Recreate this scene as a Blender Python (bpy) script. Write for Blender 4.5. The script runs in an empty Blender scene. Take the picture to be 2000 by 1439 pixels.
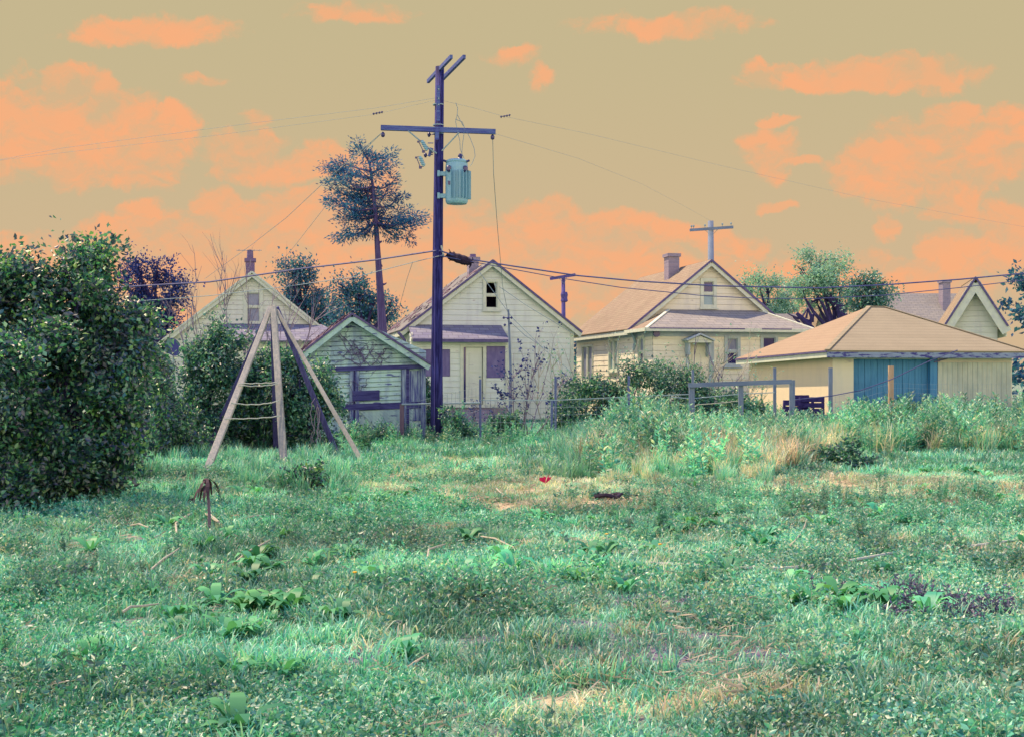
import bpy, bmesh, math, random
import numpy as np
from mathutils import Vector, Matrix
R = math.radians
random.seed(7)
rng = np.random.default_rng(11)
SC = bpy.context.scene
COL = SC.collection

# ------------------------------------------------------------------ camera
EYE = 1.6
FPX = 2437.0            # focal length in photograph pixels (photograph 2000 px wide)
HOR = 740.0             # row of the eye level in the photograph
cam_d = bpy.data.cameras.new('camera')
cam_d.sensor_width = 41.03; cam_d.lens = 50.0
cam_d.shift_y = (HOR - 719.5) / 2000.0
cam_d.clip_start = 0.1; cam_d.clip_end = 2000
cam = bpy.data.objects.new('camera', cam_d); COL.objects.link(cam)
cam.location = (0, 0, EYE); cam.rotation_euler = (R(90), 0, 0)
SC.camera = cam

# ------------------------------------------------------------------ sun
SUN_TO = Vector((-0.49, 0.32, 1.0)).normalized()
sd = bpy.data.lights.new('sun', 'SUN'); sd.energy = 4.2; sd.angle = R(0.5); sd.color = (1.0, 0.74, 0.47)
sun = bpy.data.objects.new('sun', sd); COL.objects.link(sun)
sun.rotation_euler = SUN_TO.to_track_quat('Z', 'Y').to_euler()

# ------------------------------------------------------------------ view
SC.view_settings.view_transform = 'Standard'; SC.view_settings.look = 'None'
SC.view_settings.gamma = 1.0; SC.view_settings.exposure = 0.80
SC.render.engine = 'CYCLES'
SC.cycles.max_bounces = 6; SC.cycles.transparent_max_bounces = 8
SC.cycles.use_denoising = True

# ------------------------------------------------------------------ node helper
class NT:
    def __init__(s, tree): s.t = tree; s.n = tree.nodes; s.l = tree.links
    def new(s, typ, **kw):
        nd = s.n.new(typ)
        for k, v in kw.items(): setattr(nd, k, v)
        return nd
    def _in(s, sock, v):
        if isinstance(v, bpy.types.NodeSocket): s.l.new(v, sock)
        elif v is not None: sock.default_value = v
    def math(s, op, a, b=None, c=None, clamp=False):
        nd = s.new('ShaderNodeMath', operation=op, use_clamp=clamp)
        s._in(nd.inputs[0], a)
        if b is not None: s._in(nd.inputs[1], b)
        if c is not None: s._in(nd.inputs[2], c)
        return nd.outputs[0]
    def vmath(s, op, a, b=None):
        nd = s.new('ShaderNodeVectorMath', operation=op)
        s._in(nd.inputs[0], a)
        if b is not None: s._in(nd.inputs[1], b)
        return nd.outputs['Value'] if op == 'DOT_PRODUCT' else nd.outputs[0]
    def mix(s, f, a, b, blend='MIX'):
        nd = s.new('ShaderNodeMix', data_type='RGBA', blend_type=blend)
        s._in(nd.inputs[0], f)
        s._in(nd.inputs[6], (*a, 1) if isinstance(a, tuple) and len(a) == 3 else a)
        s._in(nd.inputs[7], (*b, 1) if isinstance(b, tuple) and len(b) == 3 else b)
        return nd.outputs[2]
    def step(s, x, a, b, lo=0.0, hi=1.0):
        nd = s.new('ShaderNodeMapRange', interpolation_type='SMOOTHSTEP')
        s._in(nd.inputs[0], x); nd.inputs[1].default_value = a; nd.inputs[2].default_value = b
        nd.inputs[3].default_value = lo; nd.inputs[4].default_value = hi
        return nd.outputs[0]
    def noise(s, vec, scale, detail=4, rough=.55, dist=0.0, out=0):
        nd = s.new('ShaderNodeTexNoise')
        if vec is not None: s.l.new(vec, nd.inputs['Vector'])
        nd.inputs['Scale'].default_value = scale; nd.inputs['Detail'].default_value = detail
        nd.inputs['Roughness'].default_value = rough; nd.inputs['Distortion'].default_value = dist
        return nd.outputs[out]
    def mapping(s, vec, scale=(1, 1, 1), rot=(0, 0, 0), loc=(0, 0, 0)):
        nd = s.new('ShaderNodeMapping'); s.l.new(vec, nd.inputs[0])
        nd.inputs['Scale'].default_value = scale; nd.inputs['Rotation'].default_value = rot
        nd.inputs['Location'].default_value = loc
        return nd.outputs[0]

# ------------------------------------------------------------------ sky (world)
# the slide film turned the sky khaki and its clouds peach; overhead it runs blue, unseen warm cloud behind is added to light walls
world = bpy.data.worlds.new('World'); SC.world = world; world.use_nodes = True
W = NT(world.node_tree); W.n.clear()
tc = W.new('ShaderNodeTexCoord'); dirv = tc.outputs['Generated']
sep = W.new('ShaderNodeSeparateXYZ'); W.l.new(dirv, sep.inputs[0])
dy = W.math('MAXIMUM', sep.outputs[1], 0.06)
uu = W.math('DIVIDE', sep.outputs[0], dy); vv = W.math('DIVIDE', sep.outputs[2], dy)
cmb = W.new('ShaderNodeCombineXYZ'); W.l.new(uu, cmb.inputs[0]); W.l.new(vv, cmb.inputs[1])
uv = cmb.outputs[0]
wob = W.noise(uv, 22, 5, .6, out=1)
wob = W.vmath('SUBTRACT', wob, (0.5, 0.5, 0.5))
wob = W.vmath('MULTIPLY', wob, (0.045, 0.035, 0))
uvw = W.vmath('ADD', uv, wob)
CLOUDS = [ (150,260,120,95,1),(240,255,90,75,1),(310,275,75,60,.8),(335,222,38,26,.9),(365,245,28,30,.9),(125,190,60,60,1),
 (195,175,45,35,1),(40,240,90,110,1),(200,330,140,40,.7),(480,300,85,50,1),(620,305,62,38,1),(560,325,90,35,.9),(395,160,50,15,.7),(510,230,30,12,.5),
 (430,400,55,42,1),(270,410,44,24,.9),(240,455,95,40,1),(590,400,75,40,1),(520,440,160,55,1),(350,480,170,60,1),(500,560,400,90,1),(60,520,120,60,.8),
 (720,340,60,40,.5),(910,425,55,45,1),(1000,440,65,45,1),(1085,425,70,42,1),(1190,450,100,40,1),(1300,465,100,34,.95),(1400,478,90,26,.8),(1120,540,330,80,1),
 (1480,580,160,50,.8),(1570,540,90,40,.9),(1700,520,70,42,1),(1860,500,60,60,1),(1800,560,160,50,1),(1980,470,80,80,.9),
 (1780,290,105,62,1),(1710,330,85,60,1),(1660,350,58,40,1),(1850,275,80,62,1),(1745,385,65,30,.8),(1880,360,90,60,1),(1870,205,55,18,.7),(1960,280,80,80,1),
 (1560,155,120,28,.9),(1760,142,160,32,.75),(1500,150,50,30,.8),(1500,300,50,45,.6),(1515,345,25,22,.6),(1560,322,30,12,.6),(1515,232,40,10,.6),
 (1055,150,28,26,.7),(1515,407,34,10,.6),(1740,440,24,22,.6),(1000,110,60,18,.6),(330,540,340,95,1.1),(820,480,260,75,1.0),(1790,320,130,85,1.1),(1860,340,90,100,1.1),(1000,560,900,70,.9),(200,250,120,80,1.1),(1060,500,330,85,1.1),(640,450,200,70,1.0),(300,60,160,30,.7),(1300,50,170,24,.6),(700,30,100,20,.5) ]
su = W.new('ShaderNodeSeparateXYZ'); W.l.new(uvw, su.inputs[0])
field = None
for cx, cy, rx, ry, w in CLOUDS:
    kx, ky = FPX / rx, FPX / ry
    cv = W.new('ShaderNodeCombineXYZ'); W.l.new(su.outputs[0], cv.inputs[0]); W.l.new(su.outputs[1], cv.inputs[1])
    if field is not None: W.l.new(field, cv.inputs[2])
    d = W.new('ShaderNodeVectorMath', operation='MULTIPLY_ADD'); W.l.new(cv.outputs[0], d.inputs[0])
    d.inputs[1].default_value = (kx, ky, 0); d.inputs[2].default_value = (-(cx - 1000) / FPX * kx, -(HOR - cy) / FPX * ky, 0); d = d.outputs[0]
    q = W.math('MULTIPLY_ADD', W.vmath('DOT_PRODUCT', d, d), -w, w)
    field = q if field is None else W.math('MAXIMUM', field, q)
big = W.noise(W.mapping(uv, (1, 1.5, 1)), 16, 8, .62)
fine = W.noise(W.mapping(uvw, (1, 1.25, 1)), 48, 7, .66, .3)
bigU = W.noise(W.mapping(uvw, (1, 1.5, 1), loc=(0, .022, 0)), 16, 5, .6)
bigL = W.noise(W.mapping(uvw, (1, 1.5, 1)), 16, 5, .6)
fineU = W.noise(W.mapping(uvw, (1, 1.25, 1), loc=(0, .007, 0)), 48, 7, .66, .3)
emb = W.math('ADD', W.math('MULTIPLY', W.math('SUBTRACT', bigL, bigU), 4.5), W.math('MULTIPLY', W.math('SUBTRACT', fine, fineU), 1.6))
emb = W.math('ADD', emb, .68, clamp=True)
fld = W.math('ADD', field, W.math('ADD', W.math('MULTIPLY_ADD', big, 2.0, -.95), W.math('MULTIPLY_ADD', fine, 1.7, -.85)))
cl = W.step(fld, -0.34, 0.50)
inner = W.noise(W.mapping(uv, (1, 1.6, 1), loc=(3, 1, 0)), 11, 6, .6)
body = W.step(fld, 0.1, 1.3)
soft = W.math('MULTIPLY', cl, W.math('MULTIPLY_ADD', emb, .72, .28))
soft = W.math('MULTIPLY', soft, W.step(inner, 0.34, 0.60, 0.74, 1.0))
low = W.step(vv, 0.0, 0.30)
khaki = W.mix(low, (0.655, 0.47, 0.285), (0.565, 0.472, 0.275))
front = W.mix(soft, khaki, (0.93, 0.435, 0.215))
# the far hemisphere: unseen bright warm cloud added to light the shaded walls
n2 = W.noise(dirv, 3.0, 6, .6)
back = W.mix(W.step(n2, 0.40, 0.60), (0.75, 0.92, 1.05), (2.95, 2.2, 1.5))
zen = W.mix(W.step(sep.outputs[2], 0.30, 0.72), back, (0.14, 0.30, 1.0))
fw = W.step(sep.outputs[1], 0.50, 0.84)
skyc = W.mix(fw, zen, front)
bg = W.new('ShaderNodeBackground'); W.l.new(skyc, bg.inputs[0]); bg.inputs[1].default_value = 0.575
wo = W.new('ShaderNodeOutputWorld'); W.l.new(bg.outputs[0], wo.inputs[0])

# ------------------------------------------------------------------ materials
def new_mat(name):
    m = bpy.data.materials.new(name); m.use_nodes = True
    N = NT(m.node_tree); N.n.clear()
    out = N.new('ShaderNodeOutputMaterial')
    return m, N, out
def principled(N, out, col, rough=.8, bump=None, bstr=.3, bdist=.01, metal=0.0, spec=.3):
    p = N.new('ShaderNodeBsdfPrincipled')
    N._in(p.inputs['Base Color'], (*col, 1) if isinstance(col, tuple) and len(col) == 3 else col)
    p.inputs['Roughness'].default_value = rough; p.inputs['Metallic'].default_value = metal
    p.inputs['Specular IOR Level'].default_value = spec
    if bump is not None:
        b = N.new('ShaderNodeBump'); b.inputs['Strength'].default_value = bstr; b.inputs['Distance'].default_value = bdist
        N.l.new(bump, b.inputs['Height']); N.l.new(b.outputs[0], p.inputs['Normal'])
    N.l.new(p.outputs[0], out.inputs[0])
    return p
def obj_co(N): return N.new('ShaderNodeTexCoord').outputs['Object']

def mat_plain(name, c, c2=None, scale=6, stretch=(1, 1, 1), rough=.8, lo=.35, hi=.7, bstr=.2, metal=0, spec=.3):
    m, N, out = new_mat(name)
    v = N.mapping(obj_co(N), stretch)
    n = N.noise(v, scale, 6, .6)
    col = N.mix(N.step(n, lo, hi), c, c2 or tuple(x * .7 for x in c))
    principled(N, out, col, rough, n, bstr, .01, metal, spec)
    return m

def mat_siding(name, paint, bare, wear=.35, grime=(.35, .36, .40), wearscale=2.2, coursevar=.1, gr=.28):
    """painted clapboard: paint, streaks of grime, patches worn to the board"""
    m, N, out = new_mat(name)
    co = obj_co(N)
    n1 = N.noise(N.mapping(co, (.6, .6, 3.0)), wearscale, 8, .65)
    n2 = N.noise(N.mapping(co, (3, 3, .5), loc=(4, 2, 1)), 1.3, 6, .6)
    n3 = N.noise(N.mapping(co, (1, 1, 9)), 1.0, 3, .5)
    col = N.mix(N.math('MULTIPLY', N.step(n2, .45 if gr < .4 else .36, .75), gr), paint, grime)
    col = N.mix(N.math('MULTIPLY', N.step(n3, .35, .65), coursevar), col, tuple(x * .6 for x in paint))
    if wear > 0:
        lo = .72 - .35 * wear
        col = N.mix(N.step(n1, lo, lo + .05), col, bare)
    fine = N.noise(N.mapping(co, (2, 2, 30)), 8, 4, .6)
    principled(N, out, col, .75, fine, .25, .006)
    return m

def mat_shingle(name, c, c2, axis='y', course=.14, width=.32, slope=.64, dark=.55, patch=.4):
    m, N, out = new_mat(name)
    co = obj_co(N); s = N.new('ShaderNodeSeparateXYZ'); N.l.new(co, s.inputs[0])
    cb = N.new('ShaderNodeCombineXYZ')
    N.l.new(s.outputs[1 if axis == 'y' else 0], cb.inputs[0])
    N.l.new(N.math('DIVIDE', s.outputs[2], slope), cb.inputs[1])
    br = N.new('ShaderNodeTexBrick'); N.l.new(cb.outputs[0], br.inputs[0])
    br.inputs['Scale'].default_value = 1; br.inputs['Mortar Size'].default_value = .009
    br.inputs['Mortar Smooth'].default_value = .4; br.inputs['Bias'].default_value = 0
    br.inputs['Brick Width'].default_value = width; br.inputs['Row Height'].default_value = course
    br.inputs['Color1'].default_value = (*c, 1); br.inputs['Color2'].default_value = (*c2, 1)
    br.inputs['Mortar'].default_value = (*tuple(x * dark for x in c), 1)
    n = N.noise(co, 1.1, 7, .65); n4 = N.noise(co, 60, 3, .7)
    col = N.mix(N.math('MULTIPLY', N.step(n, .42, .68), patch), br.outputs[0], tuple(x * .62 for x in c2))
    col = N.mix(N.math('MULTIPLY', N.step(n4, .4, .65), .3), col, tuple(x * .55 for x in c))
    h = N.math('ADD', N.math('MULTIPLY', br.outputs['Fac'], -1.0), N.math('MULTIPLY', n4, .5))
    principled(N, out, col, .95, h, .5, .012, spec=.1)
    return m

def mat_wood(name, c, c2, axis='z', rough=.85, knots=True, spec=.2):
    m, N, out = new_mat(name)
    st = {'z': (9, 9, .6), 'x': (.6, 9, 9), 'y': (9, .6, 9)}[axis]
    co = obj_co(N)
    n = N.noise(N.mapping(co, st), 3.0, 7, .65, .3)
    g = N.noise(co, .9, 4, .6)
    col = N.mix(N.step(n, .35, .68), c, c2)
    col = N.mix(N.math('MULTIPLY', N.step(g, .4, .7), .5), col, tuple(x * .6 for x in c))
    principled(N, out, col, rough, n, .5, .01, spec=spec)
    return m

def mat_leaf(name, cols, trans=.45, gloss=.06, transcol=None, tint=True, patch=None):
    """cols: colours picked leaf by leaf"""
    m, N, out = new_mat(name)
    g = N.new('ShaderNodeNewGeometry')
    rp = N.new('ShaderNodeValToRGB'); N.l.new(g.outputs['Random Per Island'], rp.inputs[0])
    rp.color_ramp.interpolation = 'LINEAR'
    e = rp.color_ramp.elements
    e[0].position = 0; e[0].color = (*cols[0], 1); e[1].position = 1; e[1].color = (*cols[-1], 1)
    for i, c in enumerate(cols[1:-1]):
        q = e.new((i + 1) / (len(cols) - 1)); q.color = (*c, 1)
    col = rp.outputs[0]
    if tint:
        at = N.new('ShaderNodeAttribute', attribute_name='tint', attribute_type='INSTANCER')
        col = N.mix(1.0, col, at.outputs['Color'], 'MULTIPLY')
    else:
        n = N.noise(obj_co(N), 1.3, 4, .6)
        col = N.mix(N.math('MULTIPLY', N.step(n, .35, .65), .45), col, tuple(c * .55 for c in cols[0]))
    d = N.new('ShaderNodeBsdfDiffuse'); N.l.new(col, d.inputs[0])
    t = N.new('ShaderNodeBsdfTranslucent')
    tcol = N.mix(1.0, col, (*(transcol or (1.3, 1.2, .75)), 1), 'MULTIPLY'); N.l.new(tcol, t.inputs[0])
    ms = N.new('ShaderNodeMixShader'); ms.inputs[0].default_value = trans
    N.l.new(d.outputs[0], ms.inputs[1]); N.l.new(t.outputs[0], ms.inputs[2])
    gl = N.new('ShaderNodeBsdfGlossy'); gl.inputs['Roughness'].default_value = .5
    gl.inputs[0].default_value = (1, 1, 1, 1)
    m2 = N.new('ShaderNodeMixShader'); m2.inputs[0].default_value = gloss
    N.l.new(ms.outputs[0], m2.inputs[1]); N.l.new(gl.outputs[0], m2.inputs[2])
    N.l.new(m2.outputs[0], out.inputs[0])
    return m

M = {}
M['paint_a'] = mat_siding('white_siding', (.66, .74, .67), (.42, .42, .40), .25)
M['paint_b'] = mat_siding('cream_siding', (.77, .75, .60), (.45, .40, .34), .22)
M['paint_c'] = mat_siding('pale_siding', (.64, .69, .59), (.4, .4, .4), .25)
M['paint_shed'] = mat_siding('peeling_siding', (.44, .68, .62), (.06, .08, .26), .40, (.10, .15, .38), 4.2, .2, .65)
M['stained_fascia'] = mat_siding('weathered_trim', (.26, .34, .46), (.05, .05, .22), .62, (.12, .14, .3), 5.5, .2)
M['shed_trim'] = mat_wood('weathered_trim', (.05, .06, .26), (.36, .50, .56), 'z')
M['shed_dark'] = mat_wood('stained_wood', (.035, .035, .15), (.09, .10, .28), 'x')
M['trim'] = mat_plain('painted_trim', (.62, .68, .54), (.52, .58, .50), 5)
M['trim_grey'] = mat_plain('grey_trim', (.33, .42, .48), (.42, .50, .50), 5)
M['gutter_dark'] = mat_plain('roof_edge', (.09, .08, .19), (.14, .12, .24), 9)
M['shingle_y'] = mat_shingle('pale_shingles', (0.292, 0.232, 0.178), (0.331, 0.281, 0.207), 'y')
M['shingle_x'] = mat_shingle('porch_shingles', (.27, .27, .27), (.33, .32, .29), 'x')
M['shingle_old'] = mat_shingle('ragged_shingles', (0.261, 0.264, 0.24), (0.206, 0.21, 0.24), 'y', .16, .34)
M['shingle_porch_old'] = mat_shingle('curled_shingles', (.27, .28, .33), (.18, .18, .28), 'x', .15, .34, dark=.4)
M['shingle_shed'] = mat_shingle('mossy_shingles', (0.24, 0.176, 0.208), (0.176, 0.128, 0.192), 'y', .13, .3, dark=.4)
M['shingle_garage'] = mat_shingle('tan_shingles', (0.298, 0.271, 0.194), (0.32, 0.291, 0.209), 'x', .17, 30, .5, dark=.72, patch=.2)
M['shingle_garage_side'] = mat_shingle('tan_side_shingles', (0.339, 0.263, 0.187), (0.351, 0.276, 0.194), 'y', .17, 30, .5, dark=.85, patch=.15)
M['garage_wall'] = mat_siding('garage_wall', (.70, .68, .50), (.5, .48, .42), .22, (.45, .50, .46), 1.4, .05)
M['garage_side'] = mat_siding('garage_side_wall', (.78, .66, .46), (.6, .5, .38), .18, (.55, .50, .40), 1.2, .05)  # warmer and lighter than the front: sunlight painted into this wall
M['blue_door'] = mat_wood('blue_boards', (.05, .21, .40), (.08, .27, .46), 'z', .6)
M['plank_pale'] = mat_wood('pale_planks', (.42, .50, .42), (.55, .58, .44), 'z')
M['plywood'] = mat_plain('grey_plywood', (.13, .11, .27), (.19, .17, .34), 7, (1, 1, .4))
M['brick'] = mat_shingle('purple_brick', (.16, .12, .24), (.22, .17, .28), 'x', .08, .22, 1.0, dark=1.5, patch=.3)
M['brick_grey'] = mat_shingle('grey_brick', (.26, .24, .32), (.33, .29, .36), 'x', .09, .24, 1.0, dark=1.3, patch=.3)
M['painted_inside_shade'] = mat_plain('painted_inside_shade', (.012, .005, .05), (.02, .01, .06), 3)  # near-black colour painted as the shade behind openings
M['glass_blue'] = mat_plain('blue_glass', (.16, .30, .38), (.22, .36, .40), 2, rough=.15, spec=.6, bstr=0)
M['glass_dark'] = mat_plain('dark_glass', (.012, .012, .12), (.02, .02, .16), 2, rough=.12, spec=.6, bstr=0)
M['glass_curtain'] = mat_plain('curtained_glass', (.24, .28, .38), (.14, .17, .30), 6, (2, 2, .6), rough=.3, spec=.5, bstr=0)
M['pole'] = mat_wood('creosoted_pole', (.010, .009, .075), (.055, .06, .27), 'z')
M['pole_far'] = mat_wood('weathered_pole', (.16, .22, .34), (.22, .28, .38), 'z')
M['pole_thin'] = mat_wood('purple_pole', (.07, .06, .25), (.12, .11, .32), 'z')
M['crossarm'] = mat_wood('crossarm_wood', (.06, .07, .28), (.13, .20, .42), 'x')
M['wire'] = mat_plain('wire', (.06, .07, .20), (.08, .1, .24), 9, rough=.6)
M['wire_pale'] = mat_plain('pale_wire', (.20, .30, .36), (.25, .34, .38), 9, rough=.6)
M['metal_teal'] = mat_plain('teal_tank', (.20, .42, .54), (.24, .47, .56), 3, (3, 3, .4), rough=.45, spec=.5, bstr=.03)
M['metal_post'] = mat_plain('blue_steel', (.10, .15, .32), (.15, .2, .36), 12, (1, 1, 3), rough=.5)
M['insulator'] = mat_plain('dark_glaze', (.03, .03, .14), (.04, .04, .16), 9, rough=.25, spec=.6)
M['steel'] = mat_plain('galvanised', (.24, .36, .40), (.3, .4, .42), 12, rough=.45)
M['lumber'] = mat_wood('bleached_lumber', (.27, .29, .28), (.42, .41, .36), 'z')
M['lumber_dark'] = mat_wood('dark_lumber', (.05, .05, .17), (.10, .10, .26), 'z')  # rear poles: shade painted into the same lumber
M['rope'] = mat_plain('rope', (.42, .48, .42), (.5, .5, .4), 20)
M['post_brown'] = mat_wood('brown_post', (.13, .10, .16), (.20, .15, .18), 'z')
M['post_tan'] = mat_wood('tan_post', (0.44, 0.32, 0.208), (0.496, 0.36, 0.24), 'z')
M['frame_wood'] = mat_wood('grey_frame', (.14, .20, .32), (.22, .28, .36), 'z')
M['frame_wood_x'] = mat_wood('grey_rail', (.14, .20, .32), (.22, .28, .36), 'x')
M['pallet'] = mat_plain('dark_pallet', (.02, .015, .10), (.04, .03, .15), 14)
M['bark'] = mat_wood('bark', (.07, .05, .15), (.13, .11, .24), 'z')
M['bark_dark'] = mat_wood('dark_bark', (.03, .025, .10), (.06, .05, .15), 'z')
M['twig'] = mat_plain('twig', (.16, .14, .22), (.28, .25, .28), 20)
M['twig_pale'] = mat_plain('pale_twig', (.34, .34, .28), (.44, .41, .32), 20)
M['deadleaf'] = mat_plain('dead_leaf', (.04, .025, .04), (.08, .05, .06), 30)
M['straw'] = mat_leaf('straw', [(.38, .37, .30), (.50, .44, .33), (.28, .29, .25)], .3, .03, (1, 1, 1), tint=False)
G = [(.035, .17, .09), (.06, .26, .12), (.10, .34, .15), (.16, .40, .18)]
M['grass'] = mat_leaf('grass_blade', [(.035, .24, .17), (.08, .40, .27), (.14, .50, .31), (.28, .55, .34), (.55, .60, .42)], .38, .06)
M['grass_dry'] = mat_leaf('dry_grass_blade', [(.16, .42, .25), (.34, .50, .32), (.54, .56, .38), (.66, .58, .40)], .4, .04)
M['weed'] = mat_leaf('weed_leaf', [(.02, .16, .15), (.05, .32, .22), (.11, .44, .28), (.24, .52, .30), (.55, .60, .42)], .38, .07)
M['dock'] = mat_leaf('broad_leaf', [(0.036, 0.234, 0.128), (0.072, 0.338, 0.16), (0.156, 0.468, 0.176)], .3, .03)
M['dock_solo'] = mat_leaf('broad_leaf_solo', [(0.036, 0.237, 0.12), (0.072, 0.338, 0.15), (0.168, 0.475, 0.18)], .3, .03, tint=False)
M['weed_solo'] = mat_leaf('weed_leaf_solo', [(0.06, 0.325, 0.252), (0.108, 0.425, 0.324), (0.24, 0.55, 0.432)], .45, .09, tint=False)
M['grass_solo'] = mat_leaf('grass_blade_solo', [(0.072, 0.312, 0.234), (0.144, 0.45, 0.324), (0.336, 0.55, 0.432)], .45, .07, tint=False)
M['bush_near'] = mat_leaf('bush_leaf', [(.004, .02, .06), (.006, .05, .09), (.012, .10, .12), (.03, .23, .13), (.08, .38, .14), (.26, .54, .13)], .36, .10, tint=False)  # random leaf colours: darkest stand for inner shade, brightest for sunlit highlights
M['bush_mid'] = mat_leaf('hedge_leaf', [(.008, .05, .10), (.015, .12, .14), (.04, .25, .17), (.10, .40, .21), (.34, .56, .30)], .40, .08, tint=False)
M['tree_dark'] = mat_leaf('navy_leaf', [(.010, .02, .17), (.018, .04, .24), (.03, .09, .26)], .3, .03, (1, 1.1, 1.1), tint=False)
M['tree_mid'] = mat_leaf('teal_leaf', [(.015, .07, .22), (.03, .16, .26), (.06, .28, .27)], .35, .04, (1, 1.2, 1.0), tint=False)
M['tree_light'] = mat_leaf('hazy_leaf', [(.16, .40, .38), (.24, .50, .42), (.34, .58, .44)], .45, .05, tint=False)  # distance haze painted into these pale leaf colours
M['tree_round'] = mat_leaf('round_tree_leaf', [(0.022, 0.12, 0.182), (0.055, 0.24, 0.208), (0.11, 0.36, 0.234)], .4, .08, tint=False)
M['needle'] = mat_leaf('needle', [(.015, .07, .24), (.03, .15, .32), (.07, .28, .38)], .35, .03, (1, 1.2, 1.1), tint=False)
M['stone'] = mat_plain('pale_stone', (0.48, 0.344, 0.24), (0.4, 0.32, 0.24), 6)
M['crimson'] = mat_plain('crimson', (.55, .015, .11), (.42, .01, .12), 15, rough=.5)
M['maroon'] = mat_leaf('maroon_leaf', [(.16, .02, .05), (.22, .03, .06), (.12, .03, .06)], .3, .06, tint=False)
M['black'] = mat_plain('black_rubber', (.015, .01, .03), (.03, .02, .05), 10)
M['pinkflower'] = mat_leaf('pink_flower', [(.62, .42, .36), (.70, .50, .40)], .3, .02, (1, 1, 1), tint=False)
M['yellow'] = mat_plain('yellow_petal', (.75, .42, .02), (.7, .3, .02), 10)
M['purple_weed'] = mat_leaf('purple_leaf', [(.07, .06, .20), (.12, .10, .26), (.05, .12, .14)], .3, .06, tint=False)

# ground: low growth over soil, straw-dry and bare in the places where the photograph shows it so
DRY = [(930, 935, 2.2, 4.2), (1080, 978, 2.6, 2.0), (1220, 985, 1.4, 1.3), (1760, 960, 3.0, 2.4), (1640, 945, 1.9, 1.4), (1400, 1360, 1.0, .3), (870, 905, 1.6, 3.0)]
BARE = [(1300, 1175, 1.0, .45), (1150, 1250, .8, .45), (1380, 1260, .9, .4), (1890, 1190, .55, .5), (620, 1280, .5, .3), (330, 1058, .5, .35), (1580, 1300, .6, .22), (470, 1290, .4, .2), (1240, 1290, .5, .2)]
def _ell(p): D = EYE * FPX / (p[1] - HOR); return ((p[0] - 1000) / FPX * D, D, p[2], p[3])
DRY_W = [_ell(p) for p in DRY]; BARE_W = [_ell(p) for p in BARE]
m, N, out = new_mat('field')
co = obj_co(N)
n1 = N.noise(co, .55, 8, .65); n2 = N.noise(co, 6, 6, .7); n3 = N.noise(co, 40, 3, .7); n5 = N.noise(co, 1.6, 6, .7)
def mask(lst):
    f = None
    for x, y, rx, ry in lst:
        d = N.new('ShaderNodeVectorMath', operation='MULTIPLY_ADD'); N.l.new(co, d.inputs[0])
        d.inputs[1].default_value = (1 / rx, 1 / ry, 0); d.inputs[2].default_value = (-x / rx, -y / ry, 0)
        q = N.math('SUBTRACT', 1.0, N.vmath('DOT_PRODUCT', d.outputs[0], d.outputs[0]))
        f = q if f is None else N.math('MAXIMUM', f, q)
    return N.math('ADD', f, N.math('MULTIPLY_ADD', n5, 3.0, -1.5))
col = N.mix(N.step(n1, .38, .6), (.08, .26, .19), (.24, .36, .26))
col = N.mix(N.step(n2, .46, .62), col, (.07, .07, .12))
col = N.mix(N.math('MULTIPLY', N.step(n3, .45, .6), .5), col, (.36, .33, .24))
dry = N.mix(N.step(n2, .4, .65), (.52, .40, .27), (.34, .38, .24))
soil = N.mix(N.step(n2, .4, .65), (.08, .07, .16), (.24, .23, .26))
soil = N.mix(N.math('MULTIPLY', N.step(n3, .55, .65), .6), soil, (.44, .40, .32))
col = N.mix(N.step(mask(DRY_W), -.1, .6), col, dry)
col = N.mix(N.step(mask(BARE_W), -.1, .5), col, soil)
principled(N, out, col, .95, n3, .6, .02, spec=.1)
M['field'] = m

# ------------------------------------------------------------------ geometry helpers
def gz(x, y):
    return 0.035 * math.sin(x * .9 + 1.3) * math.cos(y * .7) + 0.02 * math.sin(x * 2.3 + y * 1.7)
def P(px, py, D):
    return Vector(((px - 1000) / FPX * D, D, EYE - (py - HOR) / FPX * D))
def GP(px, py):
    D = EYE * FPX / (py - HOR); x = (px - 1000) / FPX * D
    return Vector((x, D, gz(x, D)))
def GD(px, D):
    x = (px - 1000) / FPX * D
    return Vector((x, D, gz(x, D)))

def tag(o, label=None, cat=None, group=None, kind=None):
    if label: o['label'] = label
    if cat: o['category'] = cat
    if group: o['group'] = group
    if kind: o['kind'] = kind
    return o
def thing(name, label, cat, loc=(0, 0, 0), rotz=0.0, group=None):
    o = bpy.data.objects.new(name, None); COL.objects.link(o)
    o.location = loc; o.rotation_euler = (0, 0, rotz); o.empty_display_size = .2
    return tag(o, label, cat, group)

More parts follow.
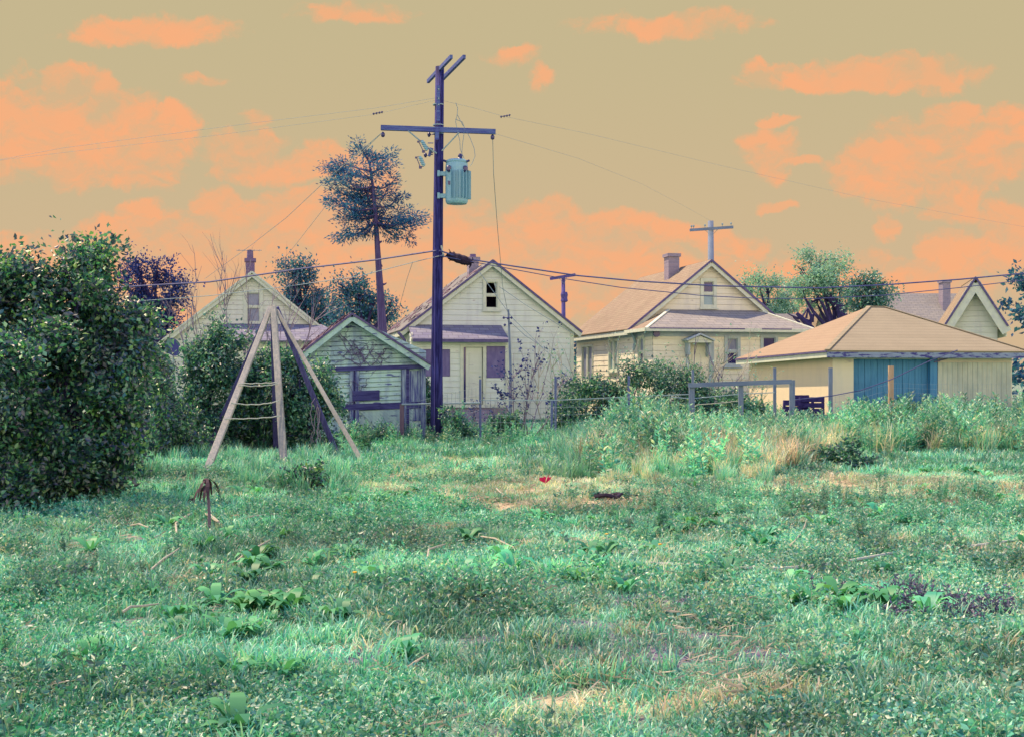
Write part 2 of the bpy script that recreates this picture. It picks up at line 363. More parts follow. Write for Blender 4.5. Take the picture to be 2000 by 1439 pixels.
class MB:
    def __init__(s): s.v = []; s.f = []
    def add(s, vs, fs):
        b = len(s.v); s.v += [tuple(v) for v in vs]; s.f += [tuple(b + i for i in f) for f in fs]; return s
    def poly(s, *pts): return s.add(pts, [tuple(range(len(pts)))])
    def box(s, x0, x1, y0, y1, z0, z1):
        return s.add([(x0, y0, z0), (x1, y0, z0), (x1, y1, z0), (x0, y1, z0), (x0, y0, z1), (x1, y0, z1), (x1, y1, z1), (x0, y1, z1)],
                     [(0, 3, 2, 1), (4, 5, 6, 7), (0, 1, 5, 4), (1, 2, 6, 5), (2, 3, 7, 6), (3, 0, 4, 7)])
    def tbox(s, T, a0, a1, o0, o1, z0, z1):
        b = MB().box(a0, a1, o0, o1, z0, z1)
        return s.add([T(*v) for v in b.v], b.f)
    def beam(s, p, q, w, h, up=(0, 0, 1), w2=None, h2=None):
        p = Vector(p); q = Vector(q); d = (q - p).normalized(); up = Vector(up)
        if abs(d.dot(up)) > .98: up = Vector((0, 1, 0))
        a = d.cross(up).normalized(); b = a.cross(d).normalized()
        w2 = w if w2 is None else w2; h2 = h if h2 is None else h2
        vs = []
        for c, ww, hh in ((p, w, h), (q, w2, h2)):
            for sx, sy in ((-1, -1), (1, -1), (1, 1), (-1, 1)): vs.append(c + a * ww / 2 * sx + b * hh / 2 * sy)
        return s.add(vs, [(0, 1, 2, 3), (7, 6, 5, 4), (0, 4, 5, 1), (1, 5, 6, 2), (2, 6, 7, 3), (3, 7, 4, 0)])
    def tube(s, pts, r, n=6, cap=True):
        pts = [Vector(p) for p in pts]; m = len(pts)
        rr = list(r) if hasattr(r, '__len__') else [r] * m
        vs = []; fs = []; prev = None
        for i, p in enumerate(pts):
            d = (pts[min(i + 1, m - 1)] - pts[max(i - 1, 0)])
            d = d.normalized() if d.length > 1e-9 else Vector((0, 0, 1))
            if prev is None:
                a = d.cross(Vector((0, 0, 1)))
                if a.length < .05: a = d.cross(Vector((1, 0, 0)))
            else: a = prev - d * prev.dot(d)
            a.normalize(); prev = a; b = d.cross(a)
            for k in range(n):
                t = 2 * math.pi * k / n; vs.append(p + (a * math.cos(t) + b * math.sin(t)) * rr[i])
        for i in range(m - 1):
            for k in range(n):
                k2 = (k + 1) % n; fs.append((i * n + k, i * n + k2, (i + 1) * n + k2, (i + 1) * n + k))
        if cap: fs.append(tuple(range(n - 1, -1, -1))); fs.append(tuple((m - 1) * n + k for k in range(n)))
        return s.add(vs, fs)
    def lathe(s, c, prof, n=16, axis='z'):
        c = Vector(c); vs = []; fs = []
        for r, z in prof:
            for k in range(n):
                t = 2 * math.pi * k / n
                v = (r * math.cos(t), r * math.sin(t), z)
                if axis == 'x': v = (v[2], v[0], v[1])
                if axis == 'y': v = (v[0], v[2], v[1])
                vs.append(c + Vector(v))
        for i in range(len(prof) - 1):
            for k in range(n):
                k2 = (k + 1) % n; fs.append((i * n + k, i * n + k2, (i + 1) * n + k2, (i + 1) * n + k))
        fs.append(tuple(range(n - 1, -1, -1))); fs.append(tuple((len(prof) - 1) * n + k for k in range(n)))
        return s.add(vs, fs)
    def slab(s, pts, t):
        pts = [Vector(p) for p in pts]; nr = (pts[1] - pts[0]).cross(pts[2] - pts[0]).normalized()
        if nr.z < 0: nr = -nr
        n = len(pts); vs = pts + [p - nr * t for p in pts]
        fs = [tuple(range(n)), tuple(range(2 * n - 1, n - 1, -1))] + [(i, i + n, (i + 1) % n + n, (i + 1) % n) for i in range(n)]
        return s.add(vs, fs)
    def build(s, name, m, parent=None, world=False, smooth=False):
        me = bpy.data.meshes.new(name)
        vs = s.v
        if world and parent is not None:
            L = Vector(parent.location); vs = [(v[0] - L.x, v[1] - L.y, v[2] - L.z) for v in vs]
        me.from_pydata([tuple(v) for v in vs], [], s.f); me.materials.append(m)
        if smooth:
            for p in me.polygons: p.use_smooth = True
        me.update()
        o = bpy.data.objects.new(name, me); COL.objects.link(o)
        if parent is not None: o.parent = parent
        return o

def each(mb, name, m, parent=None, world=False, per=1):
    """every separate piece (or run of `per` pieces) of mb becomes a mesh of its own"""
    pr = list(range(len(mb.v)))
    def find(i):
        while pr[i] != i: pr[i] = pr[pr[i]]; i = pr[i]
        return i
    for f in mb.f:
        for i in f[1:]: pr[max(find(i), find(f[0]))] = min(find(i), find(f[0]))
    roots = sorted({find(f[0]) for f in mb.f}); out = []
    for k in range(0, len(roots), per):
        rs = set(roots[k:k + per]); q = MB(); mp = {}
        for f in mb.f:
            if find(f[0]) in rs:
                for i in f:
                    if i not in mp: mp[i] = len(q.v); q.v.append(mb.v[i])
                q.f.append(tuple(mp[i] for i in f))
        out.append(q.build(name, m, parent, world))
    return out

def fast_mesh(name, V, F, m, parent=None, world=False, link=True, mats=None, mi=None):
    V = np.asarray(V, dtype=np.float32).reshape(-1, 3).copy(); F = np.asarray(F, dtype=np.int32)
    if world and parent is not None: V -= np.array(parent.location, dtype=np.float32)
    k = F.shape[1]
    me = bpy.data.meshes.new(name)
    me.vertices.add(len(V)); me.vertices.foreach_set('co', V.ravel())
    me.loops.add(F.size); me.loops.foreach_set('vertex_index', F.ravel())
    me.polygons.add(len(F)); me.polygons.foreach_set('loop_start', np.arange(0, F.size, k, dtype=np.int32))
    for mm in (mats or [m]): me.materials.append(mm)
    if mi is not None: me.polygons.foreach_set('material_index', np.asarray(mi, dtype=np.int32))
    me.update(calc_edges=True)
    o = bpy.data.objects.new(name, me)
    if link: COL.objects.link(o)
    if parent is not None: o.parent = parent
    return o

def unit(a): return a / np.maximum(np.linalg.norm(a, axis=-1, keepdims=True), 1e-9)
def leaves(C, D, size, aspect=.55, fold=.25, curl=0.0):
    """folded four-vertex leaves at C pointing along D"""
    n = len(C); D = unit(D); r = unit(rng.normal(size=(n, 3)))
    S = unit(np.cross(D, r)); U = np.cross(S, D)
    L = (size * rng.uniform(.65, 1.3, n))[:, None]; Wd = L * aspect * rng.uniform(.8, 1.2, n)[:, None]
    a = C; b = C + D * L * .45 + S * Wd * .5 + U * Wd * fold; c = C + D * L - U * L * curl; d = C + D * L * .45 - S * Wd * .5 + U * Wd * fold
    V = np.stack([a, b, c, d], 1).reshape(-1, 3)
    i = np.arange(n)[:, None] * 4
    F = np.concatenate([i + np.array([[0, 1, 2]]), i + np.array([[0, 2, 3]])], 0)
    return V, F
def join(parts):
    Vs = []; Fs = []; b = 0
    for V, F in parts: Vs.append(V); Fs.append(F + b); b += len(V)
    return np.concatenate(Vs), np.concatenate(Fs)
def blob_leaves(blobs, dens, size, clr=.22, fill=.35, aspect=.55, droop=.2, up=.0):
    """blobs: (center, radii). Leaves gathered in sprays over the outside of every blob, some shooting well past it"""
    out = []
    for c, r in blobs:
        c = np.array(c); r = np.array(r)
        area = 4 * math.pi * ((r[0] * r[1]) ** 1.6 / 3 + (r[0] * r[2]) ** 1.6 / 3 + (r[1] * r[2]) ** 1.6 / 3) ** (1 / 1.6)
        nl = int(area * dens); nc = max(7, int(area / (clr * clr * 4.2)))
        dd = unit(rng.normal(size=(nc, 3)))
        u = rng.random(nc)
        rad = np.where(u < fill, rng.uniform(.35, .8, nc), np.where(u < .86, rng.uniform(.78, 1.08, nc), rng.uniform(1.1, 1.42, nc)))[:, None]
        cc = c + dd * r * rad
        cs = rng.uniform(.45, 1.35, nc) * np.where(u > .86, .7, 1.0)
        wgt = cs ** 2; wgt /= wgt.sum()
        k = rng.choice(nc, nl, p=wgt)
        axis = unit(dd + rng.normal(size=(nc, 3)) * .6)
        off = rng.normal(size=(nl, 3)) * clr * .42 * cs[k][:, None]
        off += axis[k] * (rng.normal(size=(nl, 1)) * clr * .55 * cs[k][:, None])
        C = cc[k] + off
        D = unit(axis[k] * .8 + rng.normal(size=(nl, 3)) * .75 + np.array([0, 0, up - droop]))
        out.append(leaves(C, D, size, aspect))
    return join(out)

def branchy(mb, p, d, length, r, depth, rnd, spread=.5, kids=3, tips=None, up=.12, seg=4, n=4):
    pts = [Vector(p)]; d = Vector(d).normalized(); rr = [r]
    for i in range(seg):
        d = (d + Vector((rnd.gauss(0, .13), rnd.gauss(0, .13), rnd.gauss(0, .08) + up * .3))).normalized()
        pts.append(pts[-1] + d * length / seg); rr.append(r * (1 - .6 * (i + 1) / seg))
    mb.tube(pts, rr, n, cap=False)
    if tips is not None: tips += [(q, d.copy()) for q in pts[2:]]
    if depth > 0:
        for k in range(kids):
            j = rnd.randint(1, seg); q = pts[j]
            e = (d + Vector((rnd.gauss(0, spread), rnd.gauss(0, spread), rnd.gauss(0, spread * .5) + up))).normalized()
            branchy(mb, q, e, length * rnd.uniform(.45, .75), rr[j] * .75, depth - 1, rnd, spread, kids, tips, up, seg, max(3, n - 1))

# ------------------------------------------------------------------ buildings
class Frame:
    """a building's local axes: x along its front, y into its depth"""
    def __init__(s, px, D, rot): s.o = Vector(((px - 1000) / FPX * D, D, 0)); s.r = rot
    def on(s, px, py, yl=0.0):
        c, n = math.cos(s.r), math.sin(s.r); u = (px - 1000) / FPX
        t = (yl + (-n * s.o.x + c * s.o.y)) / (-n * u + c)
        wx, wy = t * u - s.o.x, t - s.o.y
        return c * wx + n * wy, EYE - (py - HOR) / FPX * t
    def side(s, px, py, xl):
        c, n = math.cos(s.r), math.sin(s.r); u = (px - 1000) / FPX
        t = (xl + c * s.o.x + n * s.o.y) / (c * u + n)
        wx, wy = t * u - s.o.x, t - s.o.y
        return -n * wx + c * wy, EYE - (py - HOR) / FPX * t
def T_front(yl=0.0): return lambda a, o, z: (a, yl - o, z)
def T_left(xl): return lambda a, o, z: (xl - o, a, z)
def T_right(xl): return lambda a, o, z: (xl + o, a, z)

def lap_wall(mb, T, prof, holes=(), course=.19, lap=.014, phase=0.0, gap=.007):
    """lapped boards over the outline prof = [(z, a_left, a_right)...] leaving the holes (a0, a1, z0, z1) open"""
    prof = sorted(prof); z0, z1 = prof[0][0], prof[-1][0]
    zs = {z0, z1}
    k = math.floor((z0 - phase) / course)
    while phase + k * course < z1:
        if phase + k * course > z0: zs.add(phase + k * course)
        k += 1
    for p in prof: zs.add(p[0])
    for h in holes:
        for z in h[2:4]:
            if z0 < z < z1: zs.add(z)
    zs = sorted(zs)
    def ext(z):
        for (za, la, ra), (zb, lb, rb) in zip(prof, prof[1:]):
            if za <= z <= zb and zb > za:
                t = (z - za) / (zb - za); return la + (lb - la) * t, ra + (rb - ra) * t
        return prof[-1][1:]
    for za, zb in zip(zs, zs[1:]):
        if zb - za < 1e-4: continue
        zm = (za + zb) / 2; kc = math.floor((zm - phase) / course); zc = phase + kc * course
        oa = lap * (1 - (za - zc) / course); ob = lap * (1 - (zb - zc) / course)
        (la, ra), (lb, rb) = ext(za + 1e-6), ext(zb - 1e-6)
        hs = sorted([h for h in holes if h[2] < zm < h[3]])
        cuts = [(la, lb)]
        for h in hs: cuts += [(h[0], h[0]), (h[1], h[1])]
        cuts.append((ra, rb))
        for i in range(0, len(cuts), 2):
            (xa, xb), (ya, yb) = cuts[i], cuts[i + 1]
            if ya - xa < 1e-3 and yb - xb < 1e-3: continue
            g = min(gap, (zb - za) * .5) if abs(za - zc) < 1e-4 else 0
            t = g / (zb - za); x0, y0 = xa + (xb - xa) * t, ya + (yb - ya) * t; og = oa + (ob - oa) * t
            if g > 0:
                mb.poly(T(xa, -.05, za), T(ya, -.05, za), T(y0, -.05, za + g), T(x0, -.05, za + g))
                mb.poly(T(x0, -.05, za + g), T(y0, -.05, za + g), T(y0, og, za + g), T(x0, og, za + g))
                mb.poly(T(xa, -.05, za), T(xa, 0, za), T(ya, 0, za), T(ya, -.05, za))
            mb.poly(T(x0, og, za + g), T(y0, og, za + g), T(yb, ob, zb), T(xb, ob, zb))

def window(parent, T, a0, a1, z0, z1, panes=('glass_dark', 'glass_dark'), trim='trim', w=.09, depth=.12, out=.045, sill=True, split=.5, label=None, broken=False):
    f = MB()
    f.tbox(T, a0 - w, a0, -depth, out, z0 - w, z1 + w)
    f.tbox(T, a1, a1 + w, -depth, out, z0 - w, z1 + w)
    f.tbox(T, a0, a1, -depth, out, z1, z1 + w)
    f.tbox(T, a0, a1, -depth, out, z0 - w, z0)
    zm = z0 + (z1 - z0) * split
    if len(panes) == 2: f.tbox(T, a0, a1, -depth * .7, out * .3, zm - .03, zm + .03)
    for (q0, q1) in ((z0, zm - .03), (zm + .03, z1)) if len(panes) == 2 else ((z0, z1),):
        s = .028
        f.tbox(T, a0, a0 + s, -depth * .6, 0.0, q0, q1); f.tbox(T, a1 - s, a1, -depth * .6, 0.0, q0, q1)
        f.tbox(T, a0 + s, a1 - s, -depth * .6, 0.0, q0, q0 + s); f.tbox(T, a0 + s, a1 - s, -depth * .6, 0.0, q1 - s, q1)
    wo = f.build('window', M[trim], parent)
    if label: wo['label'] = label
    if sill: MB().tbox(T, a0 - w - .04, a1 + w + .04, out + .003, out + .05, z0 - w - .03, z0 - w + .02).build('sill', M[trim], wo)
    spans = [(zm, z1), (z0, zm)] if len(panes) == 2 else [(z0, z1)]
    for (q0, q1), pm in zip(spans, panes):
        if pm == 'broken':
            g = MB(); d = -depth * .35
            g.poly(T(a0, d, q1), T(a0, d, q0), T(a0 + (a1 - a0) * .12, d, q0), T(a0 + (a1 - a0) * .05, d, q1 - .12), T(a0 + (a1 - a0) * .3, d, q1))
            g.poly(T(a1, d, q1), T(a1 - (a1 - a0) * .3, d, q1), T(a1 - (a1 - a0) * .12, d, q1 - (q1 - q0) * .5), T(a1 - .05, d, q0), T(a1, d, q0))
            g.build('pane', M['glass_blue'], wo)
        elif pm: MB().tbox(T, a0, a1, -depth * .36, -depth * .33, q0, q1).build('pane', M[pm], wo)
    return wo

def gable_roof(parent, xl, xm, xr, ze, zr, y0, y1, mat, ov=.25, th=.06, name='roof', edge='gutter_dark', fascia='trim', fas=.16, sag=0.0):
    """two slabs over the eaves xl and xr, ridge above xm, from y0 to y1"""
    kl = (zr - ze) / (xm - xl); kr = (zr - ze) / (xr - xm)
    a = MB(); b = MB()
    xa, za = xl - ov, ze - ov * kl; xb, zb = xr + ov, ze - ov * kr
    a.slab([(xa, y0, za), (xm, y0, zr), (xm, y1, zr), (xa, y1, za)], th)
    a.slab([(xm, y0, zr), (xb, y0, zb), (xb, y1, zb), (xm, y1, zr)], th)
    r = a.build(name, mat, parent)
    e = MB()
    e.beam((xa, y0 - .012, za - .035), (xm, y0 - .012, zr - .035), .03, .07, (0, 0, 1)); e.beam((xm, y0 - .015, zr - .035), (xb, y0 - .015, zb - .035), .03, .07, (0, 0, 1))
    e.build('roof_edge', M[edge], r)
    f = MB()
    f.beam((xa + .03, y0 + .03, za - .07 - fas / 2), (xm, y0 + .03, zr - .07 - fas / 2), .03, fas, (0, 0, 1))
    f.beam((xm, y0 + .027, zr - .07 - fas / 2), (xb - .03, y0 + .027, zb - .07 - fas / 2), .03, fas, (0, 0, 1))
    f.box(xa + .04, xa + .07, y0 + .05, y1, za - .05 - fas, za - .05)
    f.box(xb - .07, xb - .04, y0 + .05, y1, zb - .05 - fas, zb - .05)
    f.build('fascia', M[fascia], r)
    return r

def chimney(parent, x0, x1, y0, y1, z0, z1, mat='brick', pot=None):
    c = MB().box(x0, x1, y0, y1, z0, z1 - .12).box(x0 - .05, x1 + .05, y0 - .05, y1 + .05, z1 - .12, z1).build('chimney', M[mat], parent)
    if pot: MB().lathe(((x0 + x1) / 2, (y0 + y1) / 2, z1), [(pot[0], 0), (pot[0] * .92, pot[1])], 10).build('chimney_pot', M['brick'], c)
    return c

ROT = R(12)
# ------------------------------------------------------------------ ground
def ground():
    xs = np.concatenate([np.array([-400, -150, -60]), np.arange(-30, 30.1, .5), np.array([60, 150, 400])])
    ys = np.concatenate([np.array([-300, -60, -15]), np.arange(0, 50.1, .5), np.array([80, 160, 700])])
    V = [(x, y, gz(x, y) if (-30 <= x <= 30 and 0 <= y <= 50) else 0) for y in ys for x in xs]
    nx = len(xs)
    F = [(j * nx + i, j * nx + i + 1, (j + 1) * nx + i + 1, (j + 1) * nx + i) for j in range(len(ys) - 1) for i in range(nx - 1)]
    g = fast_mesh('ground', V, F, M['field']); tag(g, kind='structure')
ground()
# ------------------------------------------------------------------ house with the boarded porch (middle)
def house_boarded():
    F = Frame(960, 43.5, ROT)
    t = thing('abandoned_house', 'abandoned pale clapboard house with boarded porch windows, directly behind the tall pole with the transformer', 'house', F.o, ROT)
    xm, zr = F.on(960, 508); xe, zee = F.on(785, 645); xf, zf = F.on(1134, 642)
    k = ((zr - zee) / (xm - xe) + (zr - zf) / (xf - xm)) / 2
    xl, xr = F.on(797, 700)[0], F.on(1119, 700)[0]; half = (xr - xl) / 2; xm = (xl + xr) / 2
    zw = zr - .12; ze = zw - k * half; L = 6.6
    # window in the gable
    wa, z1 = F.on(948.5, 551); wb, z0 = F.on(971, 602)
    m = MB(); lap_wall(m, T_front(0), [(0, xl, xr), (ze, xl, xr), (zw, xm, xm)], [(wa, wb, z0, z1)])
    m.box(xl, xl + .1, .03, .13, 0, ze - .05)
    w = m.build('wall', M['paint_a'], t)
    m = MB(); lap_wall(m, T_left(xl), [(0, 0, L), (ze, 0, L)]); lap_wall(m, T_right(xr), [(0, 0, L), (ze, 0, L)])
    m.poly((xr, L, 0), (xl, L, 0), (xl, L, ze), (xm, L, zw), (xr, L, ze)); m.build('side_wall', M['paint_a'], t)
    m = MB(); m.box(xl - .03, xl + .1, -.035, .06, 0, ze - .1).box(xr - .1, xr + .03, -.035, .06, 0, ze - .1); each(m, 'corner_board', M['trim'], t)
    wo = window(t, T_front(0), wa, wb, z0, z1, ('broken', None), 'trim', w=.1, label='gable window with smashed panes, black inside')
    m = MB(); m.box(wa - .2, wb + .2, .16, 1.4, z0 - .2, z1 + .2); m.f = [f for i, f in enumerate(m.f) if i != 2]; m.build('dark_backing_box', M['painted_inside_shade'], t)  # added near-black box, the shade of the room put into its colour
    gable_roof(t, xl, xm, xr, ze + .1, zr, -.22, L + .2, M['shingle_old'], .28, .07, fas=.15)
    # ragged lifted shingles along the ridge and the left slope
    rn = random.Random(3); m = MB()
    kl = (zr - ze - .1) / (xm - xl)
    for i in range(70):
        y = rn.uniform(-.1, L); s = rn.random() ** .6; x = xm - s * (xm - xl + .2); z = zr - (xm - x) * kl + .012
        w2, l2 = rn.uniform(.1, .3), rn.uniform(.08, .25)
        m.slab([(x, y, z + .01), (x + l2, y, z + l2 * kl + rn.uniform(.0, .06)), (x + l2, y + w2, z + l2 * kl + rn.uniform(0, .06)), (x, y + w2, z + .015)], .012)
    m.build('loose_shingle', M['shingle_shed'], t)['kind'] = 'stuff'
    cx, _ = F.on(915, 505, 1.9); cx2, cz = F.on(934, 503, 1.9)
    chimney(t, cx, cx2, 1.8, 2.2, zr - .9, cz, 'brick_grey', (.12, .12))
    # enclosed porch
    dp = -1.1
    xa, xb = F.on(806, 700, dp)[0], F.on(991, 700, dp)[0]
    zt = F.on(900, 664, dp)[1]; zf0 = F.on(900, 790, dp)[1]
    da, dz1 = F.on(905, 678, dp); db, _ = F.on(943, 678, dp)
    ba, bz1 = F.on(950, 676, dp); bb, bz0 = F.on(989, 738, dp)
    ca, cz1 = F.on(818, 682, dp); cb, cz0 = F.on(879, 735, dp)
    m = MB(); lap_wall(m, T_front(dp), [(zf0, xa, xb), (zt, xa, xb)], [(da, db, zf0, dz1), (ba, bb, bz0, bz1), (ca, cb, cz0, cz1)], .19)
    lap_wall(m, T_left(xa), [(zf0, dp, 0), (zt + .25, dp, 0)]); lap_wall(m, T_right(xb), [(zf0, dp, 0), (zt + .25, dp, 0)])
    m.build('porch_wall', M['paint_a'], t)
    m = MB(); m.box(xa, xb, dp + .5, dp + .55, zf0, zt); m.build('porch_dark_sheet', M['painted_inside_shade'], t)  # near-black sheet stands for the shade inside the porch
    m = MB(); m.box(xa - .06, xb + .06, dp - .05, dp + .02, zt - .17, zt + .03).box(xa - .05, xa + .08, dp - .045, dp + .05, zf0, zt - .17).box(xb - .08, xb + .05, dp - .045, dp + .05, zf0, zt - .17)
    m.box(da - .11, da, dp - .05, dp + .05, zf0, dz1 + .08).box(db, db + .09, dp - .05, dp + .05, zf0, dz1 + .08).box(da, db, dp - .05, dp + .05, dz1, dz1 + .08)
    m.box(xa - .06, xb + .06, dp - .06, dp + .02, zf0 - .09, zf0); m.build('porch_trim', M['trim'], t)
    d = MB(); d.box(da + .09, db - .02, dp + .03, dp + .07, zf0 + .02, dz1 - .01); d.box(da + .2, db - .12, dp + .015, dp + .03, zf0 + .25, zf0 + .95)
    d.box(da + .2, db - .12, dp + .015, dp + .03, zf0 + 1.1, dz1 - .2)
    d = d.build('door', M['paint_c'], t)
    MB().lathe((db - .1, dp - .02, zf0 + .95), [(.02, 0), (.035, .03), (.03, .06)], 10, 'y').build('door_knob', M['steel'], d)
    MB().box(da + .0, da + .09, dp + .04, dp + .06, zf0, dz1).build('dark_gap', M['glass_dark'], d)  # dark strip painted as the shade in the open door gap
    for a, b, q0, q1 in ((ba, bb, bz0, bz1), (ca, cb, cz0, cz1)):
        MB().box(a + .01, b - .01, dp - .012, dp + .02, q0 + .01, q1 - .01).build('boarded_window', M['plywood'], t)
    # porch roof
    tl, tz = F.on(797, 634, -.03); tr, _ = F.on(979, 634, -.03); el, ez = F.on(806, 662, dp - .28); er, _ = F.on(995, 662, dp - .28)
    MB().slab([(tl, -.03, tz), (tr, -.03, tz), (er, dp - .28, ez), (el, dp - .28, ez)], .06).build('porch_roof', M['shingle_porch_old'], t)
    MB().box(el, er, dp - .30, dp - .283, ez - .10, ez + .01).build('gutter', M['gutter_dark'], t)
    m = MB()
    m.box(xa + .02, xb - .02, dp + .02, 0, 0, zf0 - .09); m.build('foundation', M['brick_grey'], t)
    m = MB()
    for i in range(4): m.box(da - .2, db + .3, dp - .3 * (4 - i), dp - .3 * (3 - i), 0, zf0 * (i + 1) / 5 - .01)
    m.build('steps', M['brick_grey'], t)
    # cables stapled to the wall and a hanging gutter pipe at the eave
    m = MB(); x0, z0_ = F.on(783, 655, -.2); x1, z1_ = F.on(790, 672, -.2)
    m.tube([(x0 - .1, -.2, z0_ + .1), (x0, -.2, z0_), (x1, -.2, z0_ - .15), (x1 + .03, -.2, z1_ - .2)], .05, 8); m.build('downspout', M['gutter_dark'], t)
house_boarded()

# ------------------------------------------------------------------ house with the hipped porch (right of centre)
def house_hip_porch():
    F = Frame(1385, 43.5, ROT)
    t = thing('clapboard_house', 'cream clapboard house with a hipped front porch roof and a pediment over the door', 'house', F.o, ROT)
    xm, zr = F.on(1385, 508); xl = F.on(1238, 700)[0]; xr = 2 * xm - xl; L = 7.6
    xe, zee = F.on(1222, 642); k = (zr - zee) / (xm - xe); zw = zr - .1; ze = zw - k * (xm - xl)
    wa, z1 = F.on(1373.5, 550); wb, z0 = F.on(1393.5, 597)
    m = MB(); lap_wall(m, T_front(0), [(0, xl, xr), (ze, xl, xr), (zw, xm, xm)], [(wa, wb, z0, z1)])
    m.build('wall', M['paint_b'], t)
    # left wall with two windows
    def sw(a, b, c, d): y0, zz1 = F.side(b, c, xl); y1, zz0 = F.side(a, d, xl); return (y0, y1, zz0, zz1)
    h1 = sw(1138, 1158, 676, 742); h2 = sw(1191, 1207, 665, 722)
    m = MB(); lap_wall(m, T_left(xl), [(0, 0, L), (ze, 0, L)], [h1, h2]); lap_wall(m, T_right(xr), [(0, 0, L), (ze, 0, L)])
    m.poly((xr, L, 0), (xl, L, 0), (xl, L, ze), (xm, L, zw), (xr, L, ze)); m.build('side_wall', M['paint_b'], t)
    for h in (h1, h2):
        hm = (h[0] + h[1]) / 2
        w = window(t, T_left(xl), h[0], h[1], h[2], h[3], ('glass_curtain',) if h is h1 else ('glass_blue',), 'trim', w=.08)
        MB().tbox(T_left(xl), hm - .07, hm + .07, -.05, .03, h[2] + .001, h[3] - .001).build('mullion', M['trim'], w)
    window(t, T_front(0), wa, wb, z0, z1, ('glass_dark', 'glass_blue'), 'trim', w=.11)
    gable_roof(t, xl, xm, xr, ze + .08, zr, -.25, L + .2, M['shingle_y'], .30, .06, fas=.14)
    MB().tbox(T_left(xl), .1, L, .0, .03, ze - .42, ze - .1).build('frieze', M['trim_grey'], t)
    cx, _ = F.on(1304, 497, 2.6); cx2, cz = F.on(1325, 496, 2.6); chimney(t, cx, cx2, 2.5, 3.0, zr - 1.3, cz, 'brick_grey')
    # porch
    dp = -2.0; ed = dp - .32
    xa = xl + .02; xb = F.on(1574, 700, dp)[0]; zt = F.on(1400, 645, dp)[1]
    A = []
    for a, b, c, d in ((1420, 1440, 661, 711), (1490, 1514, 659, 700)):
        p, q1 = F.on(a, c, dp); r, q0 = F.on(b, d, dp); A.append((p, r, q0, q1))
    da, dz1 = F.on(1345, 669, dp); db, dz0 = F.on(1385, 775, dp)
    m = MB(); lap_wall(m, T_front(dp), [(0, xa, xb), (zt, xa, xb)], A + [(da, db, .3, dz1)], .19, phase=.05)
    y0, q1 = F.side(1258, 660, xa); y1, q0 = F.side(1249, 714, xa)
    lap_wall(m, T_left(xa), [(0, dp, 0), (zt, dp, 0)], [(y0, y1, q0, q1)], phase=.05); lap_wall(m, T_right(xb), [(0, dp, 0), (zt, dp, 0)], phase=.05)
    m.build('porch_wall', M['paint_b'], t)
    window(t, T_left(xa), y0, y1, q0, q1, ('glass_curtain', 'glass_dark'), 'trim', w=.08)
    window(t, T_front(dp), *A[0], ('glass_curtain', 'glass_dark'), 'trim_grey', w=.10)
    window(t, T_front(dp), *A[1], ('glass_dark',), 'trim_grey', w=.09)
    d = MB().box(da, db, dp + .03, dp + .08, .3, dz1).box(da + .12, db - .12, dp + .01, dp + .03, .5, 1.2).box(da + .12, db - .12, dp + .01, dp + .03, 1.35, dz1 - .15).build('door', M['paint_b'], t)
    MB().box(da - .1, da, dp - .03, dp + .05, .3, dz1 + .1).box(db, db + .16, dp - .03, dp + .05, .3, dz1 + .1).box(da, db, dp - .03, dp + .05, dz1, dz1 + .1).build('door_frame', M['trim_grey'], d)
    # pediment over the door
    pa, pz = F.on(1339, 663, dp - .4); pb, _ = F.on(1395, 663, dp - .4); pm = (pa + pb) / 2; pt = F.on(1367, 651, dp - .4)[1]
    c = MB().slab([(pa, dp - .5, pz), (pm, dp - .5, pt), (pm, dp, pt), (pa, dp, pz)], .05).slab([(pm, dp - .5, pt), (pb, dp - .5, pz), (pb, dp, pz), (pm, dp, pt)], .05).build('pediment', M['trim_grey'], t)
    MB().poly((pa + .12, dp - .42, pz - .02), (pb - .12, dp - .42, pz - .02), (pm, dp - .42, pt - .08)).box(pa + .1, pb - .1, dp - .43, dp, pz - .1, pz - .03).build('pediment_face', M['trim'], c)
    m = MB()
    for x in (pa + .12, pb - .16): m.box(x, x + .06, dp - .35, dp - .02, pz - .5, pz - .1).beam((x + .03, dp - .35, pz - .12), (x + .03, dp - .03, pz - .55), .05, .05)
    each(m, 'bracket', M['trim_grey'], c, per=2)
    # hipped porch roof
    tz = F.on(1390, 606)[1]; tl = F.on(1306, 606)[0]; tr = F.on(1482, 606)[0]; el, ez = F.on(1262, 641, ed); er, _ = F.on(1594, 641, ed)
    r = MB().slab([(tl, -.03, tz), (tr, -.03, tz), (er, ed, ez), (el, ed, ez)], .05)
    r = r.build('porch_roof', M['shingle_x'], t)
    m = MB().slab([(tl, -.03, tz), (el, ed, ez), (el, -.03, ez)], .05).slab([(tr, -.03, tz), (er, -.03, ez), (er, ed, ez)], .05)
    if er > xr: m.slab([(xr, -.03, tz - (xr - tr) / (er - tr) * (tz - ez) - .01), (er, -.03, ez), (er, .3, ez), (xr, .3, ez + .05)], .04)
    each(m, 'hip_end', M['shingle_y'], r)
    each(MB().beam((tl, -.05, tz + .01), (el, ed, ez + .01), .1, .03).beam((tr, -.05, tz + .01), (er, ed, ez + .01), .1, .03), 'hip_cap', M['trim'], r)
    g = MB().box(el, er, ed - .05, ed - .002, ez - .10, ez + .015).box(el - .05, el - .002, ed, -.05, ez - .1, ez + .01)
    g.build('gutter', M['trim'], t)
    each(MB().box(el + .1, el + 3.4, ed - .055, ed - .051, ez - .02, ez + .02).box(el + 4.0, er - .9, ed - .055, ed - .051, ez - .02, ez + .02), 'gutter_stain', M['gutter_dark'], t)  # thin dark strips along the top of the gutter face
